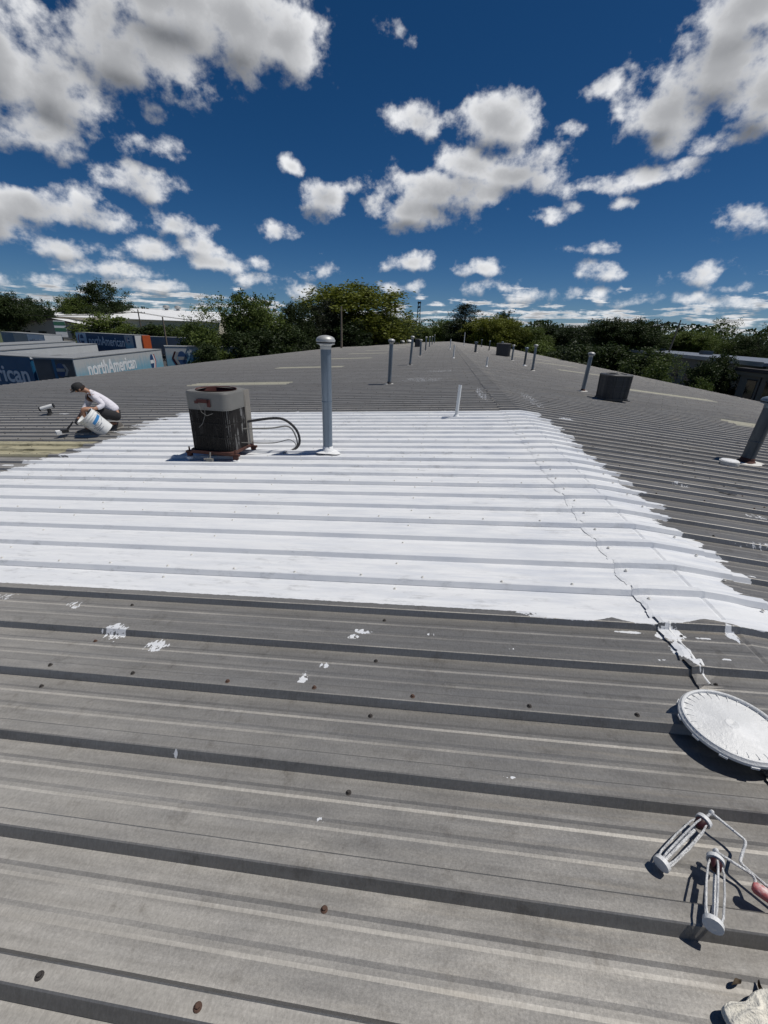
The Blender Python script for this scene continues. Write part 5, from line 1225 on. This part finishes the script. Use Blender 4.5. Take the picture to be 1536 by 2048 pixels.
TREES = [
 ('round', 1, 'dark', (-90.8, 85.9), 11.2, 7.8, 'dark rounded tree at the far left edge behind the trailers'),
 ('tall', 2, 'dark', (-98.4, 99.6), 11.0, 6.8, 'dark tree second from the left edge behind the low cream building'),
 ('tall', 3, 'mid', (-100.8, 111.1), 11.8, 6.1, 'pointed green tree left of the tallest tree above the white warehouse roof'),
 ('round', 4, 'dark', (-94.8, 116.3), 16.0, 12.4, 'tallest dark tree above the ridge of the white-roofed warehouse'),
 ('round', 5, 'mid', (-97.4, 111.4), 12.6, 6.7, 'lighter green tree merging into the tall one above the white warehouse roof'),
 ('round', 1, 'dark', (-96.0, 128.0), 12.0, 8.0, 'small dark tree right of the tallest one above the white warehouse'),
 ('bush', 6, 'mid', (-71.4, 86.3), 7.7, 8.8, 'bright green bush in front of the white-roofed warehouse'),
 ('bush', 7, 'mid', (-65.2, 86.1), 5.8, 6.2, 'low green bush behind the navy trailer'),
 ('bush', 8, 'dark', (-61.5, 88.8), 6.2, 7.5, 'dark bush right of the navy trailer under the white roof'),
 ('bush', 6, 'mid', (-55.8, 87.8), 6.1, 7.5, 'bush in front of the cream wall right of the short grey pole'),
 ('bush', 7, 'mid', (-31.3, 53.5), 6.4, 4.0, 'leafy bush hiding the end of the light blue trailer'),
 ('bush', 8, 'dark', (-24.5, 43.6), 4.5, 2.8, 'low dark bush at the roof edge right of the half-hidden trailer'),
 ('sparse', 9, 'mid', (-32.8, 57.2), 8.3, 4.6, 'thin-leaved tree at the left end of the dark tree group'),
 ('sparse', 10, 'mid', (-30.4, 58.6), 10.0, 6.1, 'half-bare tree with grey twigs in the dark tree group'),
 ('tall', 2, 'mid', (-27.5, 60.0), 10.4, 5.6, 'tallest leafy tree of the dark group left of the big vent pipe'),
 ('tall', 3, 'mid', (-25.9, 65.0), 10.3, 5.8, 'leafy tree right of the tallest one in the dark group'),
 ('bush', 6, 'mid', (-26.5, 49.3), 5.9, 4.3, 'undergrowth bush at the foot of the half-bare tree'),
 ('bush', 7, 'dark', (-24.1, 50.6), 5.7, 4.4, 'undergrowth bush under the tallest leafy tree of the dark group'),
 ('bush', 8, 'dark', (-23.0, 55.4), 6.1, 4.9, 'undergrowth bush right of the middle of the dark tree group'),
 ('bush', 6, 'dark', (-21.8, 62.3), 6.8, 5.9, 'dark bush left of the tall vent pipe cap'),
 ('round', 4, 'dark', (-24.4, 72.0), 10.0, 6.0, 'dark rounded tree left of the conifer by the big round tree'),
 ('pine', 11, 'pine', (-21.7, 74.9), 10.1, 5.4, 'black-green conifer at the left flank of the big round tree'),
 ('pine', 12, 'pine', (-20.0, 77.5), 11.0, 5.2, 'second conifer tucked into the big round tree'),
 ('round', 5, 'yellow', (-17.6, 90.3), 14.4, 18.5, 'big round yellow-green tree behind the roof, left of the ridge end'),
 ('bush', 8, 'dark', (-17.4, 78.1), 8.0, 7.8, 'dark bush below the big round yellow-green tree'),
 ('round', 1, 'mid', (-12.9, 97.1), 10.2, 8.6, 'green tree at the right flank of the big round tree'),
 ('bush', 7, 'mid', (-14.1, 94.0), 6.7, 7.3, 'bush at the foot of the big round tree, right side'),
 ('round', 4, 'dark', (-11.7, 124.5), 10.1, 8.2, 'small dark tree between the big round tree and the lattice mast'),
 ('round', 5, 'mid', (-9.0, 134.7), 8.7, 10.3, 'low green tree below the lattice mast'),
 ('round', 1, 'mid', (-4.7, 149.9), 8.3, 8.1, 'low green tree right of the lattice mast'),
 ('tall', 2, 'mid', (-0.2, 140.0), 10.4, 6.8, 'slim green tree left of the tall dark tree at the ridge end'),
 ('pine', 11, 'pine', (5.1, 127.9), 14.1, 10.9, 'tall dark pine-like tree right behind the ridge end'),
 ('round', 4, 'dark', (4.6, 125.9), 10.1, 9.4, 'dark tree filling the foot of the tall pine-like tree'),
 ('round', 5, 'yellow', (12.2, 121.4), 10.9, 10.8, 'yellow-green tree right of the tall pine-like tree'),
 ('round', 1, 'yellow', (16.9, 122.8), 10.4, 8.9, 'second yellow-green tree right of the ridge end'),
 ('tall', 3, 'dark', (16.9, 130.9), 12.6, 6.8, 'dark treetop poking above the yellow-green trees'),
 ('round', 4, 'mid', (22.6, 122.9), 8.8, 9.9, 'green tree right of the yellow-green pair'),
 ('bush', 6, 'mid', (20.0, 92.9), 5.1, 6.5, 'green bush right of the far vents beyond the eave'),
 ('round', 1, 'dark', (33.7, 146.2), 9.9, 11.6, 'dark tree behind the right-hand utility pole'),
 ('round', 5, 'dark', (36.6, 135.1), 9.4, 11.8, 'dark tree above the long low roof, left one'),
 ('round', 4, 'dark', (38.6, 124.1), 9.8, 9.4, 'dark tree above the long low roof, second from left'),
 ('round', 1, 'dark', (36.9, 103.6), 10.5, 11.5, 'broad dark tree rising above the right-hand tree line'),
 ('round', 4, 'dark', (42.1, 103.8), 10.3, 7.5, 'dark tree joined to the broad one at right'),
 ('round', 5, 'mid', (62.5, 136.3), 8.5, 10.7, 'green tree beyond the low roof right of the broad dark tree'),
 ('round', 1, 'mid', (67.8, 133.8), 9.4, 9.0, 'green tree in the right-hand line left of the loose-crowned one'),
 ('sparse', 10, 'mid', (63.0, 113.7), 11.7, 6.5, 'loose-crowned tree standing above the right-hand tree line'),
 ('round', 4, 'dark', (67.7, 111.0), 8.2, 7.8, 'dark tree right of the loose-crowned one'),
 ('sparse', 9, 'dark', (65.2, 100.8), 11.1, 4.6, 'sparse treetop at the right edge of the picture'),
 ('bush', 7, 'dark', (17.9, 59.4), 5.6, 6.2, 'dark bushy mass beyond the eave behind the vent by the condenser'),
 ('bush', 8, 'dark', (18.8, 52.8), 5.7, 5.4, 'dark bushy mass beyond the eave above the charcoal condenser'),
 ('bush', 6, 'dark', (19.7, 48.1), 5.5, 4.7, 'dark bush beyond the eave right of the charcoal condenser'),
 ('sparse', 10, 'mid', (21.0, 45.4), 5.3, 3.5, 'thin small tree beyond the eave with a light trunk'),
 ('bush', 7, 'mid', (17.2, 38.3), 4.5, 2.3, 'low green bush beyond the eave below the thin small tree'),
 ('bush', 8, 'dark', (21.8, 40.5), 4.8, 2.3, 'dark shrub left of the beige building'),
 ('bush', 6, 'dark', (19.4, 77.6), 5.0, 6.1, 'dark bush beyond the eave right of the tall vent beyond the condenser'),
 ('bush', 7, 'dark', (30.8, 53.8), 5.2, 2.6, 'dark bush behind the shrub left of the beige building'),
 ('bush', 6, 'mid', (17.0, 31.7), 4.0, 1.6, 'low shrub under the eave line left of the beige building'),
]
for q in TREES:
    tree(q[0], q[1], q[2], q[3], q[4], q[5], q[6], "shrubs and bushes around the roof" if q[0] == "bush" else "trees around the roof", "bush" if q[0] == "bush" else "tree")
def far_wood(name, label, az0, az1, dist, n, h0, h1, leaf, seed):
    """a far-off belt of trees that reads as one mass: leaf tufts heaped into crowns"""
    rr = random.Random(seed); mb = MB(); vs = []; fs = []
    for i in range(n):
        a = R(az0 + (az1 - az0) * (i + rr.uniform(0, 1)) / n); d = dist * rr.uniform(.92, 1.15); h = rr.uniform(h0, h1) * (1 + .25 * mnoise.noise(Vector((a * 12, 2, seed)))); w_ = h * rr.uniform(.35, .5)
        cx, cy_ = d * math.sin(a), d * math.cos(a)
        for q in range(230):
            th_ = rr.uniform(0, 6.28); u_ = rr.uniform(-.6, 1); s_ = math.sqrt(max(0, 1 - u_ * u_)) * rr.uniform(.75, 1.0)
            p = Vector((cx + w_ * s_ * math.cos(th_), cy_ + w_ * s_ * math.sin(th_), h * .56 + h * .42 * u_))
            e1 = Vector((rr.gauss(0, 1), rr.gauss(0, 1), rr.gauss(0, 1))).normalized(); e2 = e1.cross(Vector((rr.gauss(0, 1), rr.gauss(0, 1), rr.gauss(0, 1)))).normalized(); l_ = h * rr.uniform(.025, .060)
            i0 = len(vs); vs += [p - e1 * l_, p + e2 * l_ * .6, p + e1 * l_, p - e2 * l_ * .6]; fs.append((i0, i0 + 1, i0 + 2, i0 + 3))
        for q in range(8):
            th_ = rr.uniform(0, 6.28); i0 = len(vs)
            vs += [(cx + w_ * .8 * math.cos(th_) - 2, cy_ + w_ * .5 * math.sin(th_), 0), (cx + w_ * .8 * math.cos(th_) + 2, cy_, 0), (cx + 2, cy_ + w_ * .3, h * .6), (cx - 2, cy_ - w_ * .3, h * .6)]; fs.append((i0, i0 + 1, i0 + 2, i0 + 3))
    o = mb.add(vs, fs).build(name, LM[leaf]); o['kind'] = 'stuff'; o['label'] = label; o['category'] = 'wood'
far_wood('distant_woodland', 'far-off dark woodland along the whole horizon', -62, 50, 420, 150, 13, 19, 'dark', 5)
far_wood('nearer_woodland', 'belt of dark trees behind the low buildings at right', 9, 45, 175, 60, 9, 13, 'dark', 9)
